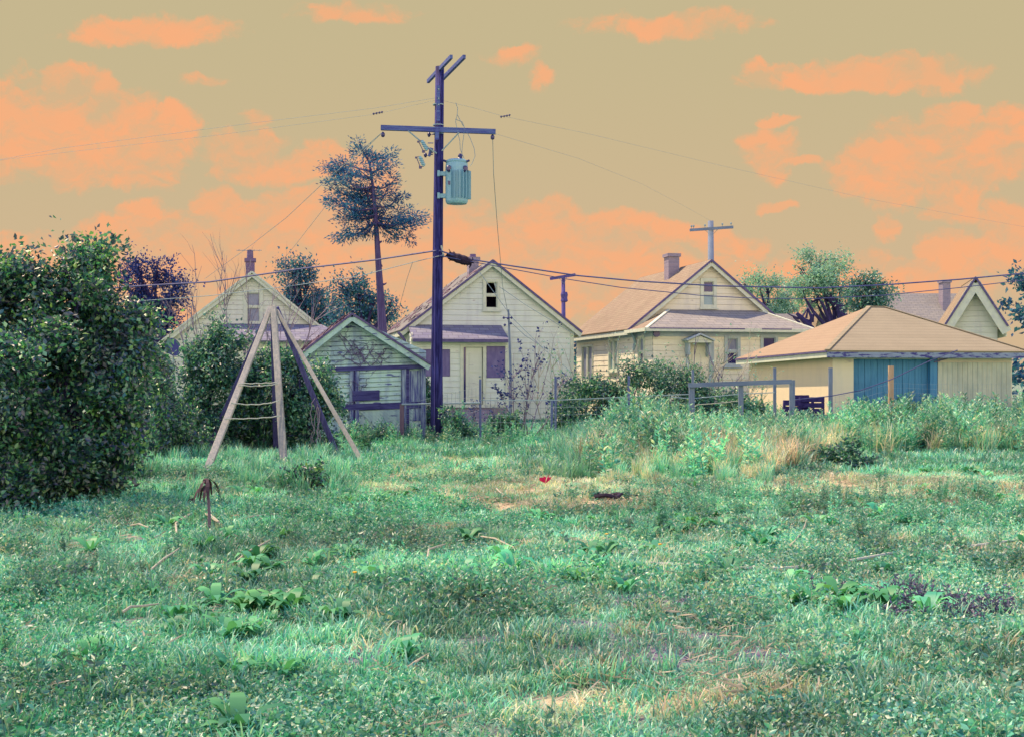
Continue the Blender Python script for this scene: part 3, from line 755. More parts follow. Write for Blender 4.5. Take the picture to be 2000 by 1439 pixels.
    MB().box(xa - .05, xb + .03, dp - .03, dp + .02, zt - .22, zt).box(xa - .03, xa + .02, dp, 0, zt - .22, zt).build('frieze', M['trim_grey'], t)
    MB().box(el + .05, er - .05, ed, dp - .03, ez - .09, ez - .07).build('soffit', M['trim_grey'], t)
    x, z = F.on(1282, 652, dp - .1); MB().lathe((x, dp - .03, z), [(.05, 0), (.12, -.08), (.11, -.14)], 10, 'y').build('porch_lamp', M['insulator'], t)
    # broken gutter elbow at the near left corner
    x0, z0_ = F.on(1231, 648, -.3); x1, z1_ = F.on(1237, 668, -.3); x2, z2_ = F.on(1236, 684, -.3)
    MB().tube([(x0, -.36, z0_), (x1, -.36, (z0_ + z1_) / 2), (x1 + .05, -.36, z1_), (x2, -.36, z2_)], .055, 8).build('downspout', M['steel'], t)
house_hip_porch()

# ------------------------------------------------------------------ house with the tall purple chimney (left)
def house_left():
    F = Frame(490, 45, ROT)
    t = thing('gabled_house', 'pale gabled house behind the hedge on the left, with a purple brick chimney', 'house', F.o, ROT)
    xm, zr = F.on(492, 530); xe, zee = F.on(310, 668); k = (zr - zee) / (xm - xe)
    xl = F.on(322, 700)[0]; xr = 2 * xm - xl; zw = zr - .1; ze = zw - k * (xm - xl); L = 7.5
    wa, z1 = F.on(482, 572); wb, z0 = F.on(507.5, 629)
    m = MB(); lap_wall(m, T_front(0), [(0, xl, xr), (ze, xl, xr), (zw, xm, xm)], [(wa, wb, z0, z1)], .17); m.build('wall', M['paint_c'], t)
    m = MB(); lap_wall(m, T_left(xl), [(0, 0, L), (ze, 0, L)], course=.17); lap_wall(m, T_right(xr), [(0, 0, L), (ze, 0, L)], course=.17)
    m.poly((xr, L, 0), (xl, L, 0), (xl, L, ze), (xm, L, zw), (xr, L, ze)); m.build('side_wall', M['paint_c'], t)
    window(t, T_front(0), wa, wb, z0, z1, ('glass_curtain', 'glass_curtain'), 'trim', w=.12, split=.52)
    gable_roof(t, xl, xm, xr, ze + .08, zr, -.2, L + .2, M['shingle_y'], .26, .05, fas=.14, edge='trim')
    dp = -2.0
    tl, tz = F.on(432, 632, -.03); tr, _ = F.on(628, 632, -.03); el, ez = F.on(420, 664, dp - .3); er, _ = F.on(690, 664, dp - .3)
    MB().slab([(tl, -.03, tz), (tr, -.03, tz), (er, dp - .3, ez), (el, dp - .3, ez)], .06).build('porch_roof', M['shingle_porch_old'], t)
    m = MB(); lap_wall(m, T_front(dp), [(0, el + .3, er - .3), (ez - .05, el + .3, er - .3)], course=.17); lap_wall(m, T_left(el + .3), [(0, dp, 0), (ez, dp, 0)], course=.17)
    lap_wall(m, T_right(er - .3), [(0, dp, 0), (ez, dp, 0)], course=.17); m.build('porch_wall', M['paint_c'], t)
    ca, _ = F.on(479, 506, 1.2); cb, cz = F.on(498.5, 506, 1.2)
    c = chimney(t, ca + .02, cb - .02, 1.0, 1.36, zr - .6, cz, 'brick')
    a, az = F.on(488.5, 489, 1.2); MB().lathe((a, 1.18, cz), [(.12, 0), (.11, az - cz)], 10).build('chimney_pot', M['brick'], c)
    m = MB(); x0, zz = F.on(462, 490, 1.2); x1, _ = F.on(511, 490, 1.2); m.tube([(a, 1.1, cz), (a, 1.1, zz + .06)], .012, 5)
    m.tube([(x0, 1.1, zz), (x1, 1.1, zz + .02)], .012, 5)
    for j in range(5): x = x0 + (x1 - x0) * (j + .5) / 5; m.tube([(x, .8, zz + .01), (x, 1.4, zz + .01)], .008, 4)
    m.build('aerial', M['wire_pale'], c)
house_left()
def satellite_dish():
    p = P(337, 678, 41); t = thing('satellite_dish', 'dark satellite dish on a short mast at the left end of the hedge-hidden house', 'satellite dish', (p.x, p.y, 0))
    m = MB(); prof = [(.02, .09), (.14, .075), (.25, .03), (.32, -.02)]
    m.lathe((0, 0, 0), prof, 18, 'y'); R_ = Matrix.Rotation(R(50), 3, 'Z') @ Matrix.Rotation(R(-20), 3, 'X')
    m.v = [tuple(R_ @ Vector(v) + Vector((0, 0, p.z))) for v in m.v]
    m.build('dish', M['insulator'], t)
    MB().tube([(0, .1, 0), (0, .12, p.z - .05)], .03, 6).build('mast', M['steel'], t)
    MB().tube([(0, .05, p.z - .25), (-.2, -.3, p.z - .15)], .015, 5).build('arm', M['steel'], t)
satellite_dish()

# ------------------------------------------------------------------ houses far right
def house_far():
    F = Frame(1800, 58, R(4))
    t = thing('distant_house', 'distant house showing a broad pale shingle roof and square chimney, far right behind the garage', 'house', F.o, R(4))
    x0, zr = F.on(1752, 573, 3); x1, _ = F.on(1905, 573, 3); xa, ze = F.on(1738, 640); xb, _ = F.on(1930, 640)
    L = 6.0; ze = 2.9
    MB().slab([(xa + .6, -.3, ze), (xb, -.3, ze), (xb, 3, zr), (xa + .6, 3, zr)], .06).slab([(xb, 6.3, ze), (xa + .6, 6.3, ze), (xa + .6, 3, zr), (xb, 3, zr)], .06).build('roof', M['shingle_x'], t)
    m = MB(); xa += .85; lap_wall(m, T_front(0), [(0, xa, xb - .3), (ze, xa, xb - .3)]); lap_wall(m, T_left(xa), [(0, 0, 6), (ze, 0, 6), (zr - .1, 3, 3)]); lap_wall(m, T_right(xb - .3), [(0, 0, 6), (ze, 0, 6), (zr - .1, 3, 3)])
    m.build('wall', M['paint_c'], t)
    MB().beam((xa - .27, -.3, ze - .1), (xa - .27, 3, zr - .1), .05, .2).build('fascia', M['trim'], t)
    c0, _ = F.on(1838, 548, 2.2); c1, cz = F.on(1853, 548, 2.2); chimney(t, c0, c1, 2.0, 2.5, zr - .9, cz, 'brick_grey')
house_far()
def house_edge():
    F = Frame(1905, 44, R(-14))
    t = thing('edge_house', 'steep gabled house with wide pale bargeboards at the right edge, beside the garage roof', 'house', F.o, R(-14))
    xm, zr = F.on(1903, 542); xe, zee = F.on(1841, 636); xl = xe + .3; k = (zr - zee) / (xm - xe); zw = zr - .1; ze = zw - k * (xm - xl); xr = 2 * xm - xl; L = 4
    m = MB(); lap_wall(m, T_front(0), [(0, xl, xr), (ze, xl, xr), (zw, xm, xm)]); m.build('wall', M['paint_c'], t)
    m = MB(); lap_wall(m, T_left(xl), [(0, 0, L), (ze, 0, L)]); lap_wall(m, T_right(xr), [(0, 0, L), (ze, 0, L)]); m.build('side_wall', M['paint_c'], t)
    gable_roof(t, xl, xm, xr, ze + .08, zr, -.4, L, M['shingle_y'], .3, .05, fas=.34)
house_edge()
def cottage_far():
    F = Frame(1560, 62, R(4))
    t = thing('small_far_house', 'small distant cottage with a dark purple chimney, between the porch roof and the garage roof', 'house', F.o, R(4))
    x0, zr = F.on(1500, 613, 2); x1, _ = F.on(1650, 613, 2); ze = 3.0
    MB().slab([(x0, -.3, ze), (x1, -.3, ze), (x1, 2, zr), (x0, 2, zr)], .06).slab([(x1, 4.3, ze), (x0, 4.3, ze), (x0, 2, zr), (x1, 2, zr)], .06).build('roof', M['shingle_x'], t)
    m = MB(); lap_wall(m, T_front(0), [(0, x0 + .2, x1 - .2), (ze, x0 + .2, x1 - .2)]); lap_wall(m, T_left(x0 + .2), [(0, 0, 4), (ze, 0, 4), (zr - .1, 2, 2)]); m.build('wall', M['paint_c'], t)
    g0, _ = F.on(1583, 640, -.8); g1, _ = F.on(1622, 640, -.8); gm, gz_ = F.on(1601, 600, -.8)
    MB().slab([(g0 - .15, -1, ze - .1), (gm, -1, gz_), (gm, 2, gz_), (g0 - .15, 2, ze - .1)], .05).slab([(gm, -1, gz_), (g1 + .15, -1, ze - .1), (g1 + .15, 2, ze - .1), (gm, 2, gz_)], .05).build('cross_roof', M['shingle_y'], t)
    m = MB(); lap_wall(m, T_front(-.8), [(0, g0, g1), (ze - .1, g0, g1), (gz_ - .1, gm, gm)]); m.build('cross_wall', M['paint_c'], t)
    c0, _ = F.on(1577, 588, 1.2); c1, cz = F.on(1590, 588, 1.2); chimney(t, c0, c1, 1, 1.4, ze, cz, 'brick')
cottage_far()

# ------------------------------------------------------------------ garage with the blue door
def garage():
    F = Frame(1626, 33, ROT)
    t = thing('garage', 'square cream garage with a tan hipped roof and a faded blue boarded doorway', 'garage', F.o, ROT)
    Wd, L = 5.3, 5.6; ze = F.on(1622, 684, -.3)[1]; xa, xb = 0.0, Wd
    sg = .12   # the eave sags towards the far left corner
    da, dz1 = F.on(1667, 701); db, _ = F.on(1815, 701)
    m = MB(); lap_wall(m, T_front(0), [(0, 0, Wd), (ze - .02, 0, Wd)], [(da, db, -.01, dz1)], 3.0, .002, 0, 0)
    m.build('wall', M['garage_wall'], t)
    m = MB(); m.poly((0, L, 0), (0, 0, 0), (0, 0, ze - .05), (0, L, ze - sg - .05)); m.poly((Wd, 0, 0), (Wd, L, 0), (Wd, L, ze), (Wd, 0, ze)); m.poly((Wd, L, 0), (0, L, 0), (0, L, ze - sg), (Wd, L, ze))
    m.build('side_wall', M['garage_side'], t)
    o = .32; A = (-o, -o, ze); B = (-o, L + o, ze - sg); Cc = (Wd + o, L + o, ze); Dd = (Wd + o, -o, ze)
    rz = F.on(1700, 599, L / 2)[1]; rx0 = F.on(1697, 599, L / 2)[0]; rx1 = F.on(1726, 599, L / 2)[0]
    E, G_ = (rx0, L / 2, rz), (rx1, L / 2, rz)
    r = MB().slab([A, Dd, G_, E], .05).slab([Cc, B, E, G_], .05).build('roof', M['shingle_garage'], t)
    each(MB().slab([B, A, E], .05).slab([Dd, Cc, G_], .05), 'hip_end', M['shingle_garage_side'], r)
    each(MB().beam(Vector(A) + Vector((0, 0, .012)), Vector(E) + Vector((0, 0, .012)), .13, .02).beam(Vector(Dd) + Vector((0, 0, .012)), Vector(G_) + Vector((0, 0, .012)), .13, .02).beam(E, G_, .14, .03), 'hip_cap', M['shingle_garage'], r)
    f = MB().box(-o + .02, Wd + o, -o + .02, -o + .045, ze - .19, ze - .035); f.build('fascia', M['stained_fascia'], r)
    f = MB().beam((-o + .03, -o + .05, ze - .12), (-o + .03, L + o, ze - sg - .12), .025, .13); f.build('side_fascia', M['trim'], r)
    f = MB().beam((-o - .005, -o, ze - .03), (-o - .005, L + o, ze - sg - .03), .02, .045); f.build('drip_edge', M['gutter_dark'], r)
    d = MB(); n = 12; w = (db - da) / n
    for i in range(n): d.box(da + i * w + .008, da + (i + 1) * w - .002, .10 + .006 * (i % 2), .14, 0, dz1)
    d.box(da, db, .14, .16, 0, dz1)
    d = d.build('door', M['blue_door'], t)
    each(MB().box(da + .3, da + 1.0, .07, .10, .62, .68).box(da + .3, da + .36, .07, .10, .2, .62).box(da + .94, da + 1.0, .07, .10, .2, .62).box(da + 1.9, da + 2.6, .07, .10, .62, .68), 'door_brace', M['metal_post'], d)
    ma, _ = F.on(1829, 701)
    MB().box(db, ma, -.05, .1, 0, dz1 + .12).build('door_post', M['blue_door'], t)
    MB().box(da - .02, db, -.02, .1, dz1, dz1 + .1).build('lintel', M['trim'], t)
    s = MB(); x = ma + .02
    while x < Wd - .1: s.box(x, x + .14, -.045, -.01, .05, ze - .3); x += .147
    s.build('sliding_door', M['plank_pale'], t)
    MB().beam((ma - .1, -.06, ze - .30), (ma + .75, -.06, ze - .06), .03, .03).build('door_track', M['gutter_dark'], t)
garage()

# ------------------------------------------------------------------ small teal shed
def shed():
    F = Frame(690, 31, ROT)
    t = thing('shed', 'dilapidated teal clapboard shed with peeling paint, dead vines on its gable and a mossy roof', 'shed', F.o, ROT)
    xm, zr = F.on(687, 611, -.2); xl = F.on(597, 700)[0]; xr = F.on(832, 700)[0]
    xa, za = F.on(583, 691, -.25); xb, zb = F.on(842, 709, -.25)
    L = 4.2; zl = za + (zr - za) * (xl - xa) / (xm - xa) - .1; zq = zb + (zr - zb) * (xb - xr) / (xb - xm) - .1
    tilt = lambda a, o, z: (a, -o, z + a * .035)
    zbm = F.on(690, 716)[1]
    m = MB(); lap_wall(m, tilt, [(zbm, xl, xr), (zl - .02, xl, xr), (zr - .1, xm, xm)], course=.115, lap=.026, gap=.018)
    pa, pb = F.on(702, 730)[0], F.on(783, 730)[0]
    lap_wall(m, tilt, [(.95, xl, F.on(683, 700)[0]), (zbm - .14, xl, F.on(683, 700)[0])], course=.115, lap=.026, gap=.018)
    lap_wall(m, tilt, [(.98, pa, pb), (zbm - .1, pa, pb)], course=.115, lap=.026, gap=.018)
    q0, q1 = F.on(801, 740)[0], F.on(822, 740)[0]
    m.tbox(tilt, xl, xr, -.06, -.03, 0, zbm)
    m.build('wall', M['paint_shed'], t)
    m = MB(); m.poly((xl, L, 0), (xl, .03, 0), (xl, .03, zl), (xl, L, zl)); m.poly((xr, .03, 0), (xr, L, 0), (xr, L, zq), (xr, .03, zq)); m.poly((xr, L, 0), (xl, L, 0), (xl, L, zl), (xm, L, zr - .1), (xr, L, zq))
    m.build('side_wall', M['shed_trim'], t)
    m = MB(); m.tbox(tilt, xl - .02, xr + .02, -.02, .05, zbm - .10, zbm); m.tbox(tilt, xl, xr, -.03, .01, .82, .98)
    m.tbox(tilt, xl, xr, -.03, .012, .0, .10); m.build('header_beam', M['shed_dark'], t)
    m = MB()
    for a, b in ((683, 690), (694, 701), (784, 793), (822, 831)):
        m.tbox(tilt, F.on(a, 740)[0], F.on(b, 740)[0], -.03, .035, .0, zbm - .10)
    each(m, 'post', M['shed_trim'], t)
    each(MB().tbox(tilt, F.on(690, 740)[0], F.on(694, 740)[0], -.03, .0, .0, zbm - .1).tbox(tilt, F.on(793, 740)[0], F.on(799, 740)[0], -.03, .02, .3, zbm - .0), 'dark_strip', M['shed_dark'], t)
    # panel at the right, diagonal boards below
    MB().tbox(tilt, q0 - .1, F.on(822, 740)[0], -.03, -.005, .5, zbm - .15).build('panel', M['shed_trim'], t)
    m = MB()
    for i in range(16):
        a = pa + i * .085; m.add([tilt(a, .004 + .003 * (i % 2), .80), tilt(a + .075, .004 + .003 * (i % 2), .80), tilt(min(a + .075 + .55, pb + .3), .004, .8 - (min(a + .075 + .55, pb + .3) - a - .075)), tilt(min(a + .55, pb + .3), .004, .8 - (min(a + .55, pb + .3) - a))], [(0, 1, 2, 3)])
    m.build('diagonal_boards', M['paint_shed'], t)
    MB().tbox(tilt, F.on(688, 740)[0], F.on(741, 740)[0], .02, .05, zbm - .85, zbm - .6).tbox(tilt, F.on(672, 740)[0], F.on(741, 740)[0], .02, .045, zbm - 1.07, zbm - .92).build('loose_board', M['shed_dark'], t)
    r = MB().slab([(xa, -.28, za), (xm, -.28, zr), (xm, L, zr), (xa, L, za)], .05).slab([(xm, -.28, zr), (xb, -.28, zb), (xb, L, zb), (xm, L, zr)], .05).build('roof', M['shingle_shed'], t)
    f = MB().beam((xa + .04, -.26, za - .12), (xm, -.26, zr - .13), .03, .13).beam((xm, -.257, zr - .13), (xb - .04, -.257, zb - .12), .03, .13)
    f.beam((xa + .3, -.03, za - .12 + .14), (xm, -.03, zr - .27), .03, .06).beam((xm, -.033, zr - .27), (xb - .3, -.033, zb + .1), .03, .06)
    f.build('bargeboard', M['paint_shed'], r)
    MB().beam((xa, -.29, za - .03), (xm, -.29, zr - .03), .03, .05).beam((xm, -.293, zr - .03), (xb, -.293, zb - .03), .03, .05).build('roof_edge', M['gutter_dark'], r)
    rn = random.Random(5); m = MB()
    for i in range(60):
        y = rn.uniform(-.2, L); s = rn.random(); x = xm + (xa - xm) * s; z = zr + (za - zr) * s + .01; w2 = rn.uniform(.06, .25)
        m.slab([(x, y, z), (x + .12, y, z + .12 * (zr - za) / (xm - xa) + rn.uniform(.01, .07)), (x + .12, y + w2, z + .12 * (zr - za) / (xm - xa) + .03), (x, y + w2, z)], .012)
    m.build('loose_shingle', M['shingle_shed'], r)['kind'] = 'stuff'
    # dead vine on the gable
    m = MB(); rn = random.Random(9)
    def vine(a, z, da, dz, n, r):
        pts = []
        for i in range(n):
            pts.append(tilt(a, .035 + rn.uniform(0, .02), z)); a += da + rn.gauss(0, .025); z += dz + rn.gauss(0, .022)
            if i % 2 == 1 and n > 4 and rn.random() < .75: vine(a, z, rn.choice((-1, 1)) * rn.uniform(.01, .05), rn.uniform(-.03, .05), n // 2, r * .7)
        if len(pts) > 1: m.tube(pts, r, 3, cap=False)
    for i in range(9): vine(F.on(700 + rn.uniform(-40, 50), 700)[0], zbm + rn.uniform(-.05, .1), rn.uniform(-.05, .03), rn.uniform(.02, .07), 12, .009)
    vine(F.on(688, 760)[0], zbm - .9, .03, .05, 14, .008); vine(F.on(655, 760)[0], zbm - .6, -.02, .03, 10, .008)
    m.build('dead_vine', M['gutter_dark'], t)
shed()

# ------------------------------------------------------------------ the near utility pole
PD = 30.0
def near_pole():
    base = GD(853, PD); t = thing('utility_pole', 'tall dark creosoted utility pole with one long crossarm, nearest pole in the yard', 'utility pole', base)
    tp = P(859, 131, PD)
    pts = [Vector((base.x, PD, -.3)), P(853, 700, PD), P(856, 400, PD), tp]
    MB().tube([pts[0], pts[1], pts[2], tp], [.165, .14, .118, .105], 14).build('pole', M['pole'], t, True, True)
    a, b = P(744, 250, PD - .2), P(968, 258, PD - .2)
    arm = MB().beam(a, b, .11, .115).build('crossarm', M['crossarm'], t, True)
    m = MB(); m.tube([P(797, 256, PD - .24), P(840, 292, PD - .24), P(853, 300, PD - .2)], .018, 5).tube([P(898, 258, PD - .24), P(863, 295, PD - .2)], .018, 5)
    m.build('brace', M['steel'], t, True); MB().box(a.x + 1.30, a.x + 1.39, PD - .29, PD - .262, a.z - .30, a.z + .0).build('mounting_plate', M['crossarm'], t, True)
    for px in (748, 962):
        q = P(px, 257 if px < 800 else 262, PD - .2)
        MB().lathe(q - Vector((0, 0, .12)), [(.02, .1), (.05, .06), (.045, .0), (.02, -.02)], 10).build('insulator', M['insulator'], t, True, True)
    for dx in (0, .30):
        f0 = Vector((-2.10 + dx, PD + 1.2, 9.03)); f1 = Vector((-1.40 + dx, PD - 1.2, 9.03))
        MB().beam(f0, f1, .065, .09).build('end_crossarm', M['crossarm'], t, True)
    m = MB()
    for z in (205, 245, 262): q = P(856, z, PD); m.lathe((q.x, q.y, q.z), [(.135, -.012), (.135, .012)], 14)
    for z in (175, 193, 205): q = P(857, z, PD - .13); m.lathe(q, [(.02, 0), (.02, -.03)], 8, 'y')
    each(m, 'band', M['steel'], t, True)
    m = MB().box(0, 0, 0, 0, 0, 0); m = MB(); q = P(856, 196, PD - .14); m.box(q.x - .04, q.x + .04, q.y, q.y + .03, q.z - .5, q.z + .35); m.build('bracket_plate', M['crossarm'], t, True)
    # pin insulators and fused cutouts on the left
    for (x, y) in ((838, 264), (831, 304)):
        q = P(x, y, PD - .1); MB().tube([q, q + Vector((.18, 0, .02))], .012, 5).lathe(q, [(.02, -.05), (.045, 0), (.04, .03), (.015, .06)], 10).build('insulator', M['insulator'], t, True, True)
    for i, (x0, y0, x1, y1) in enumerate(((824, 275, 834, 294), (820, 306, 828, 325))):
        a, b = P(x0, y0, PD - .3), P(x1, y1, PD - .3); d = Vector((-.085, 0, -.03))
        c = MB().tube([a, b], .032, 8)
        for s in (.2, .4, .6, .8): p = a.lerp(b, s); c.lathe(p, [(.055, -.012), (.055, .012)], 10)
        c = c.build('cutout', M['metal_teal'], t, True)
        k = MB().tube([a, a + d + Vector((.0, 0, .02)), b + d, b], .012, 5).lathe(b + d, [(.035, -.03), (.035, .03)], 8).lathe(a + d, [(.03, -.02), (.03, .02)], 8)
        k = k.build('fuse_tube', M['insulator'], c); k.location = -Vector(base)
    MB().tube([P(843, 290, PD - .15), P(838, 306, PD - .15)], [.05, .03], 8).tube([P(836, 280, PD - .3), P(846, 280, PD - .15)], .012, 5).tube([P(834, 288, PD - .3), P(846, 300, PD - .15)], .012, 5).build('bracket', M['crossarm'], t, True)
    # drop wires from the head of the pole
    W_ = MB()
    for pts in ([(890, 201), (894, 212), (893, 224), (890, 238), (893, 255), (898, 275), (899, 292), (905, 307)], [(889, 233), (903, 239), (907, 250), (906, 264), (903, 285), (902, 300), (907, 311)],
                [(907, 250), (918, 270), (926, 290), (928, 305), (922, 320), (918, 325)], [(893, 224), (899, 236), (905, 247)]):
        W_.tube([P(x, y, PD - .25) for x, y in pts], .007, 4)
    W_.build('jumper_wire', M['wire_pale'], t, True)
    # the strip of cable guard on the shaft
    MB().tube([P(862, 480, PD - .16), P(867, 502, PD - .16)], .02, 5).build('cable_guard', M['rope'], t, True)
    MB().tube([P(850, 262, PD - .17), P(849, 560, PD - .19), P(848, 840, PD - .21)], .01, 4).build('ground_wire', M['pole_thin'], t, True)
near_pole()
def transformer():
    c = P(892, 398, PD - .05); top = P(892, 318, PD).z; h = top - c.z
    t = thing('transformer', 'teal ribbed can transformer hung on the right side of the tall pole', 'transformer', c)
    m = MB(); m.lathe((0, 0, 0), [(.05, -.02), (.24, -.01), (.262, .03), (.27, .06), (.272, h - .14), (.262, h - .05), (.25, h)], 32)
    tank = m.build('tank', M['metal_teal'], t, smooth=False)
    m = MB()
    for k in range(8):
        an = R(-112 + k * 17); r = .27; p0 = Vector((math.cos(an) * r, math.sin(an) * r, .1)); d = Vector((math.cos(an), math.sin(an), 0))
        m.beam(p0 + d * .03, p0 + d * .03 + Vector((0, 0, h - .32)), .012, .09, (d.x, d.y, .01))
    m.build('cooling_fin', M['metal_teal'], t)
    MB().lathe((0, 0, h), [(.262, -.02), (.27, 0), (.262, .03), (.2, .06), (.05, .075)], 24).build('lid', M['metal_teal'], t)
    m = MB()
    for an in (200, 340): a = R(an); m.tube([(math.cos(a) * .27, math.sin(a) * .27 - .02, h - .0), (math.cos(a) * .33, math.sin(a) * .33 - .02, h + .02)], .028, 8)
    each(m, 'lid_clamp', M['insulator'], t)
    for an in (232, 318): a = R(an); MB().lathe((math.cos(a) * .29, math.sin(a) * .29, h - .18), [(.03, -.09), (.06, -.05), (.06, .03), (.035, .06)], 10).build('bushing', M['insulator'], t)
    MB().lathe((.08, .1, h + .06), [(.05, 0), (.07, .04), (.045, .07), (.06, .11), (.03, .16)], 10).build('high_bushing', M['insulator'], t)
    for z in (.18, h - .28): MB().box(-.44, -.24, -.06, .06, z - .05, z + .05).box(-.46, -.40, -.09, .09, z - .07, z + .07).build('hanger', M['metal_teal'], t)
    MB().box(-.2, -.14, -.24, -.22, h * .42, h * .42 + .09).build('plate', M['insulator'], tank)
transformer()

def small_pole(name, label, px, ytop, D, r, arm, insul, tilt=0, mat='pole_far', band=None):
    base = GD(px, D); t = thing(name, label, 'utility pole', base, group=None)
    tp = P(px - 2, ytop, D); MB().tube([Vector((base.x, D, -.2)), tp], [r * 1.35, r], 10).build('pole', M[mat], t, True, True)
    (x0, y0), (x1, y1) = arm; a, b = P(x0, y0, D - .15), P(x1, y1, D - .15)
    MB().beam(a, b, .1, .13).build('crossarm', M[mat], t, True)
    c = (a + b) / 2
    MB().tube([a.lerp(b, .33), P(px, (y0 + y1) / 2 + 14, D - .12), a.lerp(b, .67)], .012, 4).build('brace', M['wire_pale'], t, True)
    for s in insul: q = a.lerp(b, s); MB().lathe(q + Vector((0, 0, .06)), [(.015, 0), (.015, .08), (.05, .1), (.045, .16), (.015, .18)], 8).build('insulator', M['wire_pale'], t, True)
    if band: q = P(px, band, D); MB().lathe(q, [(r * 1.2, -.25), (r * 1.9, -.2), (r * 1.6, -.05), (r * 1.9, .1), (r * 1.5, .22)], 10).build('cable_coil', M['pole_thin'], t, True)
small_pole('utility_pole', 'far grey-blue utility pole with a wide crossarm rising behind the cream house with the pediment', 1390, 432, 62, .14, ((1347, 450), (1432, 444)), (.04, .09, .35, .75, .95))
small_pole('utility_pole', 'short purple pole with a thin tilted crossarm, in the gap between the two middle houses', 1102, 539, 58, .09, ((1074, 545), (1124, 537)), (), mat='pole_thin', band=580)

# ------------------------------------------------------------------ overhead wires
def wire(name, label, pts, r=.012, mat='wire', cat='cable', sag=0.0):
    """pts: (px, py, D)"""
    c = P(*pts[0]); V = [P(*p) for p in pts]; out = []
    for a, b in zip(V, V[1:]):
        n = 8
        for i in range(n):
            s = i / n; q = a.lerp(b, s); q.z -= sag * 4 * s * (1 - s); out.append(q)
    out.append(V[-1])
    o = MB().tube([q - c for q in out], r, 5).build(name, M[mat]); o.location = c
    return tag(o, label, cat)
wire('telephone_cable', 'thick dark telephone cable running from the tall pole left past the purple chimney', [(-150, 610, 34), (120, 573, 33), (268, 559, 32), (410, 551, 31.5), (590, 525, 31), (735, 508, 30.5), (852, 490, PD - .2)], .020)
wire('telephone_cable', 'thick dark telephone cable sagging from the tall pole to the upper right edge', [(858, 490, PD - .2), (905, 505, 30), (1000, 520, 30), (1130, 539, 30.2), (1250, 550, 30.4), (1400, 559, 30.8), (1600, 563, 31.2), (1740, 556, 31.5), (1876, 546, 32), (2150, 520, 33)], .018)
wire('service_cable', 'thinner cable below the thick one, from the tall pole across both middle houses', [(858, 500, PD - .2), (940, 515, 30), (1103, 545, 30.2), (1213, 562, 30.4), (1374, 578, 30.8), (1476, 583, 31), (1585, 584, 31.2), (1727, 577, 31.5), (1876, 562, 32), (2150, 530, 33)], .011)
wire('service_cable', 'pale thin cable from the tall pole to the left, under the thick telephone cable', [(-150, 615, 34), (250, 590, 32.5), (410, 578, 32), (560, 560, 31), (700, 540, 30.5), (810, 512, 30), (868, 498, PD - .2)], .009, 'wire_pale')
wire('drop_wire', 'thin wire slanting from the left crossarm tip past the pine to the purple chimney', [(748, 258, PD - .2), (640, 350, 33), (560, 425, 37), (492, 478, 43), (400, 545, 47)], .008, 'wire_pale')
wire('drop_wire', 'thin wire slanting down left to the treetops just right of the purple chimney', [(748, 258, PD - .2), (700, 305, 32), (640, 398, 36), (580, 475, 42), (520, 548, 45)], .007, 'wire_pale')
wire('drop_wire', 'thin wire hanging from the right tip of the crossarm down to the service post', [(962, 262, PD - .2), (964, 340, 30.5), (972, 450, 33), (982, 560, 37), (992, 612, 40.4)], .008, 'wire_pale')
wire('power_line', 'very thin power line crossing the left sky to above the conifer', [(-200, 338, 30), (120, 299, 30), (420, 265, 30), (738, 223, 30), (800, 208, 30), (853, 196, PD)], .003, 'wire_pale')
wire('power_line', 'faint second power line high in the left sky reaching the head of the tall pole', [(-200, 350, 30), (120, 290, 30), (500, 240, 30), (730, 212, 30), (850, 192, PD)], .0035, 'wire_pale')
wire('power_line', 'faint power line from the tall pole head across the open sky to the right', [(860, 196, PD), (920, 210, 30), (985, 228, 30), (1150, 262, 33), (1400, 322, 38), (1700, 390, 44), (2150, 470, 50)], .003, 'wire_pale')
wire('power_line', 'faint lower power line from the crossarm tip across the sky to the far grey-blue pole', [(968, 262, 30), (1130, 310, 36), (1250, 358, 45), (1340, 405, 55), (1390, 433, 62)], .0035, 'wire_pale')
wire('drop_wire', 'thin wire slanting down from the middle of the cable bundle to the boarded house roof', [(806, 512, 31), (795, 545, 35), (780, 600, 40), (770, 655, 43)], .007, 'wire_pale')
wire('wall_cable', 'thin cable crossing the boarded house gable from the ridge down right to the brush', [(935, 530, 42.6), (1000, 620, 42.2), (1060, 680, 41.6), (1120, 730, 41)], .010, 'wire_pale')
wire('wall_cable', 'thin cable running from the gable window down to the right eave of the boarded house', [(975, 560, 43), (1030, 598, 42.8), (1080, 628, 42.8), (1125, 655, 42.8)], .009, 'wire_pale')
wire('wall_cable', 'thin drooping cable from the service post to the brush beside the boarded house', [(993, 625, 40.4), (1025, 655, 40.4), (1060, 678, 40.4), (1085, 690, 40), (1100, 740, 39)], .009, 'wire_pale')
def dead_end(px, py, label):
    q = P(px, py, 30); o = MB().tube([(-.13, 0, 0), (.13, 0, .05)], .01, 5)
    for s in (-.1, -.03, .04, .1): o.lathe((s, 0, .02 + s * .2), [(.028, -.012), (.028, .012)], 8, 'x')
    o = o.build('strain_insulator', M['insulator']); o.location = q; tag(o, label, 'insulator')
dead_end(738, 223, 'string of tiny insulators on the thin line left of the crossarm tip')
dead_end(987, 229, 'string of tiny insulators on the thin line right of and above the crossarm tip')
